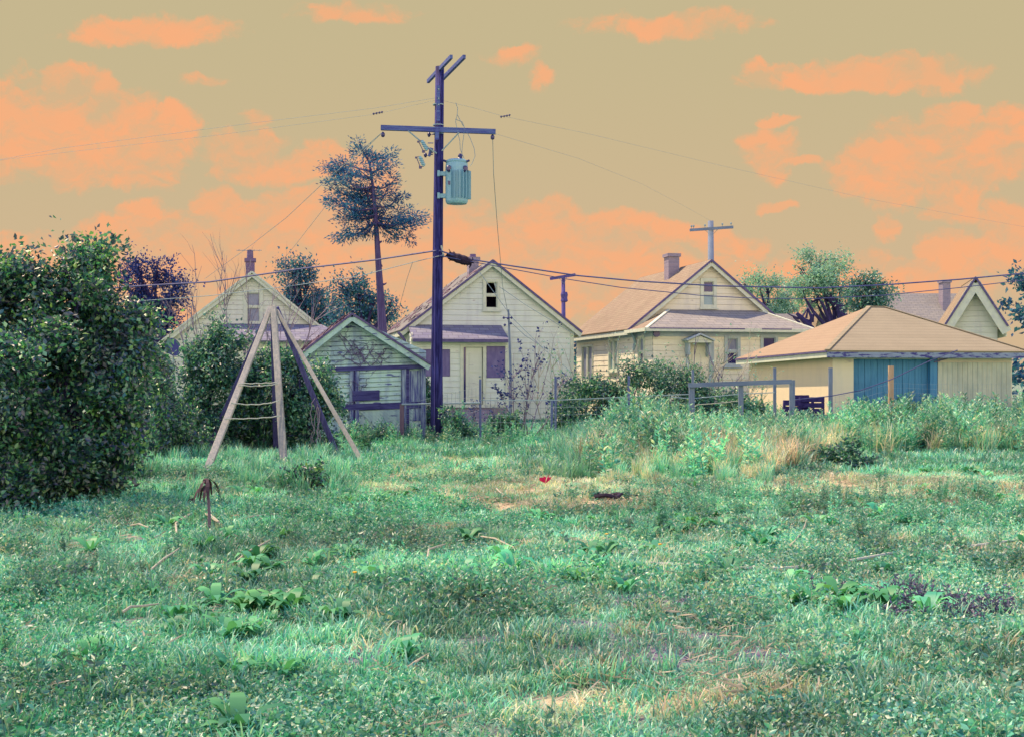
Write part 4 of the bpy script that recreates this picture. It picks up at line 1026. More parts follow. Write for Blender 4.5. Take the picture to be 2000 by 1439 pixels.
# vine-grown bundle on the cable
def bundle():
    a, b = P(872, 498, PD), P(922, 514, PD); o = MB(); rn = random.Random(2); pts = [a.lerp(b, s / 9) for s in range(10)]
    o.tube([p - a for p in pts], [.03, .09, .11, .10, .12, .11, .12, .10, .09, .03], 9)
    for i in range(45):
        p = a.lerp(b, rn.random()) - a; d = Vector((rn.gauss(0, .6), rn.gauss(0, .5), rn.gauss(0, .5))).normalized() * rn.uniform(.08, .15)
        o.tube([p, p + d * .7 + Vector((.03, 0, 0)), p + d], .012, 3)
    o = o.build('cable_splice', M['black']); o.location = a
    tag(o, 'ragged black splice bundle hanging on the cable just right of the tall pole', 'cable splice')
bundle()
def service_post():
    base = GD(994, 40.5); t = thing('service_post', 'thin service post with small knob insulators in front of the boarded house porch corner', 'post', base)
    MB().tube([Vector((base.x + .04, 40.5, 0)), P(997, 720, 40.5), P(993, 605, 40.5)], [.06, .045, .03], 8).build('post', M['pole_far'], t, True)
    m = MB()
    for x, y in ((984, 621), (999, 621), (992, 622), (998, 632), (986, 635)): m.lathe(P(x, y, 40.4), [(.02, -.04), (.045, 0), (.02, .04)], 8)
    m.tube([P(984, 621, 40.45), P(999, 621, 40.45)], .012, 5); m.build('insulator', M['insulator'], t, True)
service_post()

# ------------------------------------------------------------------ pole pyramid, fences, posts
def tepee():
    ap = P(532, 604, 24.5); t = thing('pole_pyramid', 'pyramid of six leaning weathered wooden poles tied at the top and strung with rope', 'pole frame', (ap.x, ap.y, 0))
    legs = [((529, 600), 24.4, GD(394, 21.2), .125, 'lumber', None), ((534, 599), 24.2, GD(556, 22.3), .135, 'lumber', None), ((541, 607), 24.5, GD(721, 22.4), .085, 'lumber', None),
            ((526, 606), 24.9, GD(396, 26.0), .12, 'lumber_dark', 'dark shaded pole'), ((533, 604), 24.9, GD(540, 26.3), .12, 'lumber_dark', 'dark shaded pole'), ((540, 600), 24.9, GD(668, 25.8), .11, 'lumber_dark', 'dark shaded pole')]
    pts = []
    for (px, py), D, g, w, mt, lb in legs:
        q = P(px, py, D); d = (q - g).normalized(); g2 = g - Vector((0, 0, .15)); pts.append((g, q))
        o = MB().beam(g2, q, w, w * .75, (0, 1, 0), w * .8, w * .6).build('leg', M[mt], t, True)
        b = o.modifiers.new('bevel', 'BEVEL'); b.width = .012; b.segments = 2
    m = MB()
    for (ya, xa, xb, sag) in ((747, 464, 549, .01), (750, 462, 545, .03), (783, 452, 546, .05), (812, 447, 545, .02)):
        (g0, q0), (g1, q1) = pts[0], pts[1]
        a = g0.lerp(q0, (EYE - (ya - HOR) / FPX * 23.0) / q0.z); b = g1.lerp(q1, (EYE - (ya - HOR) / FPX * 23.2) / q1.z)
        L = []
        for i in range(13):
            s = i / 12; p = a.lerp(b, s); p.z -= 4 * sag * s * (1 - s) + .006 * math.sin(i * 2.1); p.y -= .07; L.append(p)
        m.tube(L, .011, 5)
    m.build('rope', M['rope'], t, True)
    m = MB(); g, q = pts[5]
    for k in range(5):
        p = g.lerp(q, .33 + .02 * k) - Vector((0, .07, 0)); L = [p]
        for i in range(9): p = p + Vector((random.gauss(0, .03) - .005, random.gauss(0, .02), -.10)); L.append(Vector(p))
        m.tube(L, .010, 4)
    m.build('dangling_rope', M['twig'], t, True)
    m = MB()
    for z in (-.05, -.08, -.11, -.02): m.lathe(ap + Vector((.02, 0, z)), [(.085, -.012), (.09, .012)], 12)
    m.build('lashing', M['rope'], t, True)
tepee()

def mesh_panel(mb, a, b, z0a, z1a, z0b, z1b, dx=.1, dz=.12, r=.0028):
    L = (b - a).length; n = max(1, int(L / dx))
    for i in range(n + 1):
        s = i / n; p = a.lerp(b, s); w = .006 * math.sin(i * 1.7)
        mb.tube([(p.x, p.y + w, z0a + (z0b - z0a) * s), (p.x + w, p.y, z1a + (z1b - z1a) * s)], r, 3, cap=False)
    m = max(1, int((z1a - z0a) / dz))
    for j in range(m + 1):
        s = j / m; pts = []
        for i in range(9):
            q = i / 8; p = a.lerp(b, q); za = z0a + (z1a - z0a) * s; zb = z0b + (z1b - z0b) * s; pts.append((p.x, p.y, za + (zb - za) * q - .03 * math.sin(q * math.pi) + .008 * math.sin(i * 2 + j)))
        mb.tube(pts, r, 3, cap=False)
FD = 30.4
def fence_left():
    a = GD(785, FD); t = thing('wire_fence', 'low wire mesh fence with a brown wooden end post, in front of the tall pole', 'fence', a)
    b = GD(938, FD)
    MB().box(a.x - .05, a.x + .05, FD - .05, FD + .05, -.2, EYE - 48 / FPX * FD).build('wooden_post', M['post_brown'], t, True)
    MB().box(b.x - .028, b.x + .028, FD - .02, FD + .02, -.2, EYE).box(b.x - .01, b.x + .01, FD - .045, FD + .02, -.2, EYE - .02).build('stake', M['metal_post'], t, True)
    z1 = EYE - 49 / FPX * FD; z2 = EYE - 46 / FPX * FD
    MB().tube([(a.x, FD - .06, z1), (b.x, FD - .05, z2)], .022, 7).build('rail', M['steel'], t, True)
    m = MB(); mesh_panel(m, a, b, .05, z1 + .02, .05, z2 + .4, .1, .12, .0032); m.build('wire_mesh', M['wire_pale'], t, True)
fence_left()
def fence_mid():
    a = GD(938, FD); e = GD(1350, FD); t = thing('wire_fence', 'long wire fence on steel stakes, from the dead bush to the grey wooden frame', 'fence', a)
    tops = {1085: 735, 1228: 734}
    for px, py in tops.items():
        p = GD(px, FD + .3); z = EYE - (py - HOR) / FPX * FD
        MB().box(p.x - .03, p.x + .03, FD + .27, FD + .3, -.2, z).box(p.x - .01, p.x + .01, FD + .23, FD + .27, -.2, z - .03).build('stake', M['metal_post'], t, True)
    p = GD(1078, FD + .8); MB().box(p.x - .03, p.x + .03, FD + .8, FD + .83, -.2, 1.1).build('stake', M['metal_post'], t, True)
    m = MB(); mesh_panel(m, a, GD(1085, FD), .05, EYE - 41 / FPX * FD, .05, EYE - 41 / FPX * FD, .12, .15, .003); mesh_panel(m, GD(1085, FD), e, .05, EYE - 41 / FPX * FD, .05, EYE - 30 / FPX * FD, .14, .15, .003)
    m.build('wire_mesh', M['wire_pale'], t, True)
    MB().tube([(a.x, FD - .02, EYE - 41 / FPX * FD), (GD(1085, FD).x, FD - .02, EYE - 41 / FPX * FD), (e.x, FD - .02, EYE - 29 / FPX * FD)], .012, 6).build('rail', M['steel'], t, True)
fence_mid()
def fence_right():
    a = GD(1556, FD); t = thing('wire_fence', 'wire fence around the far right garden patch with mismatched posts in front of the garage', 'fence', a)
    for px, y, w, mt, nm in ((1513, 718, .035, 'frame_wood', 'post'), (1622, 718, .045, 'frame_wood', 'post'), (1740, 714, .058, 'post_tan', 'post'), (1353, 722, .03, 'frame_wood', 'post')):
        p = GD(px, FD + .15); z = EYE - (y - HOR) / FPX * FD
        o = MB().box(p.x - w, p.x + w, p.y - w * .8, p.y + w * .8, -.2, z).build(nm, M[mt], t, True)
        if mt == 'post_tan': o['label'] = 'new tan wooden post'
    m = MB(); b = GD(1622, FD); c = GD(1740, FD); d = GD(1990, FD)
    mesh_panel(m, b, c, .05, 1.15, .05, 1.5, .11, .11, .0018); mesh_panel(m, c, d, .05, 1.5, .05, 1.5, .11, .11, .0018); m.build('wire_mesh', M['wire_pale'], t, True)
    L = [P(x, y, FD - .1) for x, y in ((1550, 780), (1622, 773), (1680, 762), (1740, 741), (1815, 705), (1870, 684))]
    MB().tube(L, .012, 5).build('slack_wire', M['wire'], t, True)
    L = [P(x, y, FD + .1) for x, y in ((1310, 775), (1350, 778), (1447, 769), (1513, 766))]; MB().tube(L, .012, 5).build('strand', M['steel'], t, True)
    L = [P(x, y, FD + .2) for x, y in ((1360, 790), (1400, 787), (1447, 782))]; MB().tube(L, .010, 5).build('strand', M['rope'], t, True)
fence_right()
def wood_frame():
    D = FD - .4; a = GD(1350, D); t = thing('wooden_frame', 'grey wooden frame of three uprights and one top rail standing in the weeds', 'frame', a)
    for px, y, w in ((1351, 748, .065), (1447, 746, .055), (1547, 742, .06)):
        p = GD(px, D); z = EYE - (y - HOR) / FPX * D; o = MB().box(p.x - w, p.x + w, D - .05, D + .05, -.2, z).build('upright', M['frame_wood'], t, True)
    MB().beam(P(1344, 752, D - .08), P(1546, 745, D - .08), .05, .105).build('top_rail', M['frame_wood_x'], t, True)
wood_frame()
def pallet(px, ytop, w, D, lean, label, slats=6, rz=0):
    p = GD(px, D); h = EYE - (ytop - HOR) / FPX * D
    t = thing('pallet', label, 'pallet', (p.x, p.y, 0), rz, 'dark pallets standing on edge')
    k = math.tan(lean)
    def T(x, y, z): return (x + z * k, y, z)
    m = MB(); hh = h / slats
    for i in range(slats):
        b = MB().box(-w / 2, w / 2, -.075, -.055, i * hh + .012, (i + 1) * hh - .012); m.add([T(*v) for v in b.v], b.f)
    m.build('slats', M['pallet'], t)
    m = MB()
    for i in range(slats):
        b = MB().box(-w / 2, w / 2, .055, .075, i * hh + .012, (i + 1) * hh - .012); m.add([T(*v) for v in b.v], b.f)
    m.build('rear_slats', M['pallet'], t)
    for x in (-w / 2, 0, w / 2 - .05):
        b = MB().box(x, x + .05, -.055, .055, 0, h - .01); b.v = [T(*v) for v in b.v]; b.build('stringer', M['pallet'], t)
pallet(1541, 780, .42, 31.3, R(4), 'leftmost dark pallet, leaning, behind the right upright of the wooden frame', 7)
pallet(1566, 770, .42, 31.7, R(-2), 'tallest dark pallet, in the middle of the row against the garage wall', 8)
pallet(1585, 774, .62, 31.5, R(0), 'widest dark pallet, at the right of the row beside the grey board', 8)
def board_panel():
    p = GD(1610, 31.4); o = MB().beam((0, 0, -.05), (.02, .1, .72), .36, .03, (0, 1, 0)).build('board', M['frame_wood']); o.location = p
    tag(o, 'grey board standing upright between the dark pallets and the fence post', 'board')
board_panel()
def lean_board(px0, y0, px1, y1, D, w, label, mat='lumber'):
    a, b = P(px0, y0, D), P(px1, y1, D - .3); o = MB().beam((0, 0, 0), b - a, w, .03, (0, 1, 0)).build('plank', M[mat]); o.location = a; tag(o, label, 'plank')
lean_board(573, 704, 588, 664, 31, .09, 'pale plank leaning among the brush at the left eave of the teal shed')
def lying(px, py, r, name, label, cat, mat, h=.06, n=9):
    c = GP(px, py); m = MB(); rn = random.Random(px); pr = []
    m.lathe((0, 0, 0), [(r * .9, -.02), (r, h * .4), (r * .8, h), (r * .3, h * 1.1)], n)
    m.v = [(x * (1 + .25 * math.sin(5 * math.atan2(y, x) + px)), y * .7, z) for x, y, z in m.v]
    o = m.build(name, M[mat]); o.location = c; tag(o, label, cat)
lying(1070, 856, .16, 'stone_slab', 'pale flat stone at the foot of the fence, just left of the second steel stake', 'stone', 'stone', .1)
lying(965, 868, .22, 'stone_slab', 'pale flat stone by the foot of the first steel stake', 'stone', 'stone', .07)

# small things lying on the grass
def crumple():
    c = GP(1065, 956); m = MB(); rn = random.Random(4)
    for k in range(7):
        an = k * .9; d = Vector((math.cos(an), math.sin(an) * .6, 0)); u = Vector((0, 0, 1)); s = .052
        m.poly(Vector((0, 0, .0)), d * s + u * .03 + Vector((-.01, .01, 0)), d * s * 1.2 + u * (.07 + rn.uniform(-.02, .03)), u * .06 + d * .01 + Vector((.012, 0, 0)))
    o = m.build('crimson_petals', M['crimson']); o.location = c + Vector((0, 0, .05)); o.scale = (1.5, 1.5, 1.5)
    tag(o, 'small crumpled crimson scrap lying on the dry grass near the middle', 'litter')
crumple()
def ring():
    c = GP(1187, 975); m = MB(); n = 20; L = [Vector((math.cos(2 * math.pi * k / n) * .16, math.sin(2 * math.pi * k / n) * .13, .02 + .015 * math.sin(k))) for k in range(n + 1)]
    m.tube(L, .028, 6, cap=False).tube([(.14, 0, .03), (.25, .02, .05), (.34, -.03, .02), (.48, .0, .03)], [.02, .018, .012, .01], 5).box(-.1, .09, -.06, .06, .0, .015)
    o = m.build('rubber_scrap', M['black']); o.location = c + Vector((0, 0, .03)); tag(o, 'flat black ring-shaped scrap lying on the dry grass right of the crimson scrap', 'litter')
ring()
def hose():
    L = [GP(x, y) + Vector((0, 0, .05)) for x, y in ((1163, 1110), (1230, 1116), (1330, 1121), (1431, 1124), (1520, 1118), (1616, 1108), (1740, 1094), (1880, 1076), (2060, 1060))]
    c = L[0].copy(); o = MB().tube([p - c for p in L], .014, 6).build('hose', M['rope']); o.location = c; tag(o, 'long pale hose lying across the grass on the right', 'hose')
hose()

def dead_sunflower():
    c = GP(408, 1046); t = thing('dead_plant', 'dead brown plant on a bare stalk with drooping shrivelled leaves, alone in the left grass', 'dead plant', c)
    tp = Vector((-.02, 0, .50)); MB().tube([(0.005, 0, -.05), (.005, 0, .15), (-.005, .01, .32), tp], [.02, .017, .015, .012], 7).build('stalk', M['post_brown'], t)
    m = MB(); rn = random.Random(6)
    for k in range(16):
        an = rn.uniform(0, 6.28); p = tp + Vector((0, 0, rn.uniform(-.06, .03))); d = Vector((math.cos(an), math.sin(an), .5)); L = [p]
        for i in range(5): d = (d + Vector((0, 0, -.55))).normalized(); L.append(L[-1] + d * rn.uniform(.035, .06))
        for i in range(5):
            s = Vector((-math.sin(an), math.cos(an), 0)) * .018 * (1 - abs(i - 2) * .25)
            m.poly(L[i] - s, L[i] + s, L[i + 1] + s * .9, L[i + 1] - s * .9)
    m.lathe(tp + Vector((-.01, 0, .01)), [(.01, -.03), (.035, 0), (.03, .02), (.01, .03)], 8)
    m.build('dead_leaves', M['deadleaf'], t)
dead_sunflower()
def stub(px, py, h, label):
    c = GP(px, py); o = MB().tube([(0, 0, -.03), (.01, 0, h * .5), (.03, 0, h)], [.016, .014, .008], 6)
    for k in range(4): o.tube([(.01, 0, h * (.4 + k * .15)), (.03 * (-1) ** k, -.02, h * (.3 + k * .12)), (.035 * (-1) ** k, -.02, h * (.1 + k * .12))], .007, 4)
    o = o.build('plant_stub', M['deadleaf']); o.location = c; tag(o, label, 'plant stub')
stub(372, 982, .09, 'short dark plant stub left of the tall dead stalk')
stub(393, 980, .06, 'smallest dark plant stub, close behind the tall dead stalk')
stub(441, 990, .07, 'short bent dark plant stub right of the tall dead stalk')
STICKS = [((345, 1062), (385, 1020), .016, 'thin pale stick lying just left of the dead stalk'), ((400, 1022), (428, 1048), .03, 'thick bent pale stick at the foot of the dead stalk'), ((455, 1115), (528, 1080), .016, 'long pale stick lying lower right of the dead stalk'),
          ((835, 1105), (870, 1080), .014, 'pale stick lying in the grass left of centre'), ((940, 1062), (1010, 1095), .014, 'pale stick crossing the dark tuft at the centre'), ((255, 1045), (290, 1055), .014, 'short pale stick lying far left of the dead stalk'),
          ((295, 1120), (350, 1090), .014, 'crooked pale stick below the dead stalk on the left'), ((240, 1215), (310, 1205), .014, 'pale stick low in the left foreground'), ((1540, 1085), (1575, 1035), .010, 'thin pale stalk leaning up out of the grass on the right'),
          ((970, 966), (985, 985), .016, 'short pale stick on the dry patch near the middle'), ((470, 1030), (560, 1020), .012, 'thin pale stick right of the dead stalk')]
for a, b, r, lb in STICKS:
    p, q = GP(*a), GP(*b); d = q - p; k = Vector((random.gauss(0, .04), random.gauss(0, .05), .05))
    o = MB().tube([(0, 0, .02), d * .35 + k, d * .7 + k * .7 + Vector((0, 0, .01)), d + Vector((0, 0, .05))], [r * .7, r * .7, r * .6, r * .35], 6).build('stick', M['twig_pale']); o.location = p + Vector((0, 0, .055)); tag(o, lb, 'stick')

# ------------------------------------------------------------------ trees and bushes
def pblob(px, py, rx, ry, D, dz=0, depth=1.0):
    c = P(px, py, D + dz); k = D / FPX; return ((c.x, c.y, c.z), (rx * k, (rx + ry) / 2 * k * depth, ry * k))
def plant(name, label, cat, bpx, D, blobs, mat, dens, size, clr, trunk=None, group=None, stem='bark_dark', fill=.35, droop=.2, aspect=.55, part=('crown', 'trunk'), up=0.0):
    base = GD(bpx, D); t = thing(name, label, cat, base, group=group)
    B = [pblob(*b[:4], D, b[4] if len(b) > 4 else random.uniform(-.5, .5) * b[2] * D / FPX) for b in blobs]
    V, F = blob_leaves(B, dens, size, clr, fill, aspect, droop, up); fast_mesh(part[0], V, F, M[mat], t, True)
    m = MB(); rn = random.Random(bpx)
    r = trunk or .05
    low = sorted(B, key=lambda b: b[0][2])
    cx = sum(b[0][0] for b in B) / len(B); cz = sum(b[0][2] for b in B) / len(B)
    fork = Vector((base.x * .6 + cx * .4, D, max(.05, cz * .55)))
    m.tube([(base.x, D, -.2), Vector((base.x, D, 0)).lerp(fork, .5) + Vector((rn.gauss(0, .05), 0, 0)), fork], [r * 1.2, r, r * .8], 8)
    for c, rr in B:
        c = Vector(c); mid = fork.lerp(c, .5) + Vector((rn.gauss(0, .1), rn.gauss(0, .1), .1)); m.tube([fork, mid, c], [r * .6, r * .4, r * .15], 5)
        for k in range(5):
            e = c + Vector((rn.uniform(-1, 1) * rr[0], rn.uniform(-1, 1) * rr[1], rn.uniform(-.6, 1) * rr[2])) * .85
            m.tube([c.lerp(mid, .3), (c + e) / 2 + Vector((0, 0, .05)), e], [r * .2, r * .12, r * .05], 4)
    m.build(part[1], M[stem], t, True)
    return t
FS = ('foliage', 'stems')
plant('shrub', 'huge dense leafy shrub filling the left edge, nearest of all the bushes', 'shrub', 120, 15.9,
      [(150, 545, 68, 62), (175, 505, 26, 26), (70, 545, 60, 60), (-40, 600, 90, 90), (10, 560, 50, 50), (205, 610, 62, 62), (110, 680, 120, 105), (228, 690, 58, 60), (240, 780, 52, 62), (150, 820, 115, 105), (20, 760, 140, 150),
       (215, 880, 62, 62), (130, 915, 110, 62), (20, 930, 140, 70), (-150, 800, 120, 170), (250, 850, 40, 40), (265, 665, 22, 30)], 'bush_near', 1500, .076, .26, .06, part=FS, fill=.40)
HB = 'hedge bushes behind the pole pyramid'
plant('bush', 'tall hedge bush left of the pole pyramid, pale feathery top over a dark hollow', 'bush', 400, 26.5,
      [(405, 690, 42, 36), (440, 672, 34, 34), (385, 735, 45, 40), (450, 735, 45, 45), (345, 790, 52, 50), (405, 815, 60, 50), (470, 800, 50, 60), (335, 850, 50, 32), (425, 655, 22, 20)], 'bush_mid', 950, .085, .24, .06, part=FS)
plant('bush', 'wide dark hedge bush directly behind the pole pyramid, hanging long leaves', 'bush', 520, 26.8,
      [(520, 760, 45, 60), (500, 820, 55, 50), (555, 790, 48, 60), (530, 720, 32, 36), (580, 840, 48, 40), (520, 855, 50, 26)], 'bush_near', 900, .11, .24, .06, part=FS, aspect=.3, droop=.7)
plant('bush', 'bright green hedge bush between the pole pyramid and the teal shed', 'bush', 600, 26.4,
      [(585, 725, 40, 34), (620, 765, 38, 42), (575, 770, 42, 45), (615, 820, 40, 45), (590, 860, 45, 25), (560, 700, 22, 20), (645, 790, 18, 25)], 'bush_mid', 950, .085, .24, .06, part=FS)
plant('bush', 'low dark bush at the foot of the hedge, between the huge shrub and the pyramid', 'bush', 330, 24.5, [(320, 740, 30, 40), (330, 820, 45, 50), (300, 860, 50, 35), (365, 865, 40, 24)], 'bush_near', 1100, .075, .2, .05, part=FS)
plant('bush', 'leafy sprout growing at the right foot of the tall pole', 'bush', 892, 29.6, [(885, 838, 20, 24), (905, 850, 18, 18), (875, 815, 10, 16)], 'bush_mid', 900, .08, .16, .02, part=FS)
plant('bush', 'round green bush behind the fence rail, below the boarded porch window', 'bush', 985, 31.2, [(970, 838, 26, 18), (1005, 842, 26, 18), (990, 825, 22, 14)], 'bush_mid', 900, .08, .16, .02, part=FS)
plant('bush', 'narrow green sapling in the gap between the teal shed and the tall pole', 'bush', 838, 31.8, [(837, 765, 9, 18), (840, 795, 11, 20), (834, 745, 5, 12), (836, 830, 12, 22)], 'bush_mid', 900, .08, .12, .02, part=FS)
plant('bush', 'low weedy bush in front of the teal shed wall', 'bush', 735, 29.5, [(700, 850, 26, 20), (735, 848, 28, 20), (765, 858, 18, 14), (665, 858, 22, 22)], 'bush_mid', 800, .09, .16, .02, part=FS, aspect=.3)
plant('bush', 'overgrown bush behind the fence just right of the second steel stake', 'bush', 1140, 32.5, [(1120, 790, 34, 34), (1150, 765, 34, 36), (1090, 815, 28, 30), (1170, 810, 34, 34), (1115, 840, 32, 22), (1165, 760, 20, 20)], 'bush_mid', 760, .075, .26, .04, part=FS, fill=.5)
plant('bush', 'overgrown bush in the middle of the brush, below the side windows of the cream house', 'bush', 1230, 32.8, [(1210, 775, 36, 38), (1245, 750, 34, 32), (1270, 790, 36, 34), (1225, 820, 42, 26), (1195, 765, 20, 20)], 'bush_mid', 760, .075, .26, .04, part=FS, fill=.5)
plant('bush', 'tangled bush in front of the porch door of the cream house', 'bush', 1345, 33, [(1305, 750, 34, 34), (1345, 762, 36, 34), (1385, 790, 34, 28), (1330, 800, 42, 28), (1370, 760, 18, 16)], 'bush_mid', 680, .075, .26, .04, part=FS, fill=.5)
plant('bush', 'leafy bush seen through the wooden frame beside the garage wall', 'bush', 1460, 31.6, [(1455, 795, 24, 22), (1480, 805, 20, 18), (1425, 800, 22, 20), (1440, 775, 14, 14)], 'bush_mid', 560, .085, .2, .03, part=FS, fill=.5)
plant('bush', 'round dark leafy bush standing alone in the right part of the yard', 'bush', 1652, 22.4, [(1636, 882, 22, 19), (1668, 880, 22, 20), (1655, 896, 32, 16), (1632, 898, 20, 14), (1690, 900, 14, 9)], 'bush_mid', 1500, .075, .12, .02, part=FS)
plant('bush', 'low dark green clump left of centre, behind the long grass', 'bush', 600, 18.2, [(586, 932, 24, 18), (616, 930, 24, 19), (602, 942, 34, 15)], 'bush_near', 1500, .07, .1, .015, part=FS)

TR = 'trees beyond the houses'
plant('tree', 'dark navy tree behind the left roof slope of the house with the purple chimney', 'tree', 305, 62, [(270, 535, 24, 20), (305, 532, 26, 20), (343, 548, 17, 18), (290, 565, 38, 26), (335, 578, 24, 24), (305, 605, 40, 30), (335, 632, 26, 26), (290, 650, 36, 30), (268, 515, 12, 10)], 'tree_dark', 190, .15, .5, .25, TR, fill=.3)
plant('tree', 'teal tree rising behind the right roof slope of the house with the purple chimney', 'tree', 590, 62, [(572, 530, 22, 16), (598, 555, 32, 24), (565, 575, 26, 22), (620, 585, 24, 26), (600, 610, 36, 26), (640, 622, 20, 18), (560, 610, 30, 25), (585, 515, 12, 10)], 'tree_mid', 200, .15, .5, .25, TR)
plant('tree', 'dark tree behind the teal shed and the conifer trunk', 'tree', 705, 60, [(672, 565, 24, 16), (700, 575, 28, 20), (728, 588, 22, 18), (685, 600, 34, 22), (720, 618, 34, 24), (760, 622, 12, 16), (765, 598, 7, 18), (690, 635, 40, 22)], 'tree_mid', 200, .15, .5, .25, TR)
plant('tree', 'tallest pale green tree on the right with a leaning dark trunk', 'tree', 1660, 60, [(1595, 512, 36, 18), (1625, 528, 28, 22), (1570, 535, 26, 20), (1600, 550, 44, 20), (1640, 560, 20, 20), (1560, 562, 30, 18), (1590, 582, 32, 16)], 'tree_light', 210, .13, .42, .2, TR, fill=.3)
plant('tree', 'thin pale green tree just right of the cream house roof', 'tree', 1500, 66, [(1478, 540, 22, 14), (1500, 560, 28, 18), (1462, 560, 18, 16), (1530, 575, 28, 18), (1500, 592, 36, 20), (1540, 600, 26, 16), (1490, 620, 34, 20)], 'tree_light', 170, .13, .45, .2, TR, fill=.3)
plant('tree', 'round teal tree above the peak of the garage roof', 'tree', 1700, 54, [(1690, 552, 26, 16), (1715, 565, 22, 20), (1672, 572, 24, 20), (1700, 588, 34, 22), (1680, 602, 26, 20), (1718, 598, 20, 20)], 'tree_round', 240, .13, .42, .2, TR)
plant('tree', 'tree beyond the right edge behind the dark gabled house', 'tree', 2060, 62, [(2040, 560, 50, 40), (2090, 590, 60, 50), (2020, 610, 50, 40)], 'tree_mid', 50, .28, .5, .25, TR)
def leaning_trunk():
    c = GD(1650, 60); t = thing('leaning_tree', 'dark leaning forked trunk between the pale green tree and the garage roof', 'tree', c)
    m = MB(); L = [Vector((c.x, 60, 0)), P(1652, 640, 60), P(1640, 600, 60), P(1620, 580, 60), P(1600, 560, 60)]; m.tube(L, [.35, .3, .25, .2, .12], 9)
    m.tube([P(1644, 610, 60), P(1660, 590, 60), P(1668, 560, 60)], [.15, .1, .06], 6).tube([P(1615, 575, 60), P(1600, 585, 60), P(1585, 590, 60)], [.1, .07, .04], 6)
    m.build('trunk', M['bark_dark'], t, True)
    m = MB(); rn = random.Random(8)
    m.tube([P(1590, 650, 58), P(1572, 628, 58), P(1556, 612, 58)], [.2, .14, .08], 6).tube([P(1580, 640, 58), P(1585, 620, 58), P(1578, 605, 58)], [.1, .08, .04], 6)
    for k in range(12): p = P(1575 + rn.uniform(-15, 15), 628 + rn.uniform(-10, 10), 58); m.tube([p, p + Vector((rn.gauss(0, .3), 0, rn.uniform(.1, .5)))], [.06, .02], 4)
    m.build('stump_branches', M['bark_dark'], t, True)
leaning_trunk()

def conifer():
    D = 38; base = GD(750, D); t = thing('pine_tree', 'tall scraggly pine with a bare trunk and thin windswept crown, left of the tall pole', 'pine tree', base)
    tr = [Vector((base.x, D, -.2)), P(747, 640, D), P(742, 560, D), P(737, 480, D), P(734, 430, D), P(729, 370, D), P(722, 320, D), P(702, 282, D)]
    m = MB(); m.tube(tr, [.17, .14, .11, .085, .07, .05, .035, .015], 10)
    for y, dx, dy in ((557, 14, -4), (577, 12, 2), (520, 6, 1), (474, 5, -3), (500, -5, -2), (590, 8, -6)):
        q = P(741, y, D); m.tube([q, q + Vector((dx * .012, -.02, .02)), P(741 + dx, y + dy, D)], [.05, .03, .015], 5)
    tips = [(702, 276, 320), (757, 297, 350), (763, 318, 360), (662, 315, 370), (654, 330, 375), (646, 328, 365), (637, 362, 400), (642, 388, 410), (666, 460, 425), (690, 442, 420), (776, 345, 385), (782, 382, 400),
            (822, 420, 415), (817, 436, 425), (798, 466, 425), (770, 440, 420), (718, 305, 345), (742, 322, 365), (680, 400, 415), (670, 345, 390), (700, 330, 380), (690, 365, 405), (720, 350, 385), (760, 365, 400), (760, 400, 415),
            (710, 420, 430), (750, 425, 430), (700, 455, 430), (735, 300, 340), (695, 380, 410), (800, 405, 415), (655, 350, 385), (650, 405, 420), (675, 372, 405), (690, 352, 395), (665, 395, 415), (785, 425, 425), (725, 395, 420), (745, 385, 410), (708, 400, 425), (735, 412, 430)]
    parts = []; rn = random.Random(12)
    def tx(y):
        for a, b in zip(tr, tr[1:]):
            z = EYE - (y - HOR) / FPX * D
            if a.z <= z <= b.z: return a.lerp(b, (z - a.z) / (b.z - a.z))
        return tr[-1]
    for (px, py, oy) in tips:
        oy = min(max(py + 20, 300), 436 if py < 440 else 430); o = tx(oy); dd = rn.uniform(-.8, .8); e = P(px, py, D + dd); L = []
        for i in range(8):
            s = i / 7; q = o.lerp(e, s); q.z -= .18 * math.sin(s * math.pi) * (1 if py > 330 else .2); L.append(q)
        m.tube(L, [.03 * (1 - s / 7) + .007 for s in range(8)], 4, cap=False)
        pts = []; dirs = []
        ln = (e - o).length
        for q_ in range(2 + int(ln * 2.6)):
            s = rn.uniform(.3, 1.0) if q_ else 1.0; i = min(6, int(s * 7)); c = L[i].lerp(L[min(7, i + 1)], min(1, s * 7 - i)) + Vector((rn.gauss(0, .08), rn.gauss(0, .10), rn.gauss(-.02, .07))); sz = rn.uniform(.07, .17)
            for k in range(int(620 * sz)):
                off = Vector((rn.gauss(0, sz * 1.0), rn.gauss(0, sz * .9), rn.gauss(0, sz * .5))); pts.append(c + off); dirs.append(off.normalized() + (e - o).normalized() * .6 + Vector((rn.gauss(0, .3), 0, rn.gauss(-.1, .4))))
        parts.append(leaves(np.array([tuple(p) for p in pts]), np.array([tuple(d) for d in dirs]), .10, .34))
    V, F = join(parts); fast_mesh('crown', V, F, M['needle'], t, True); m.build('trunk', M['bark'], t, True)
conifer()

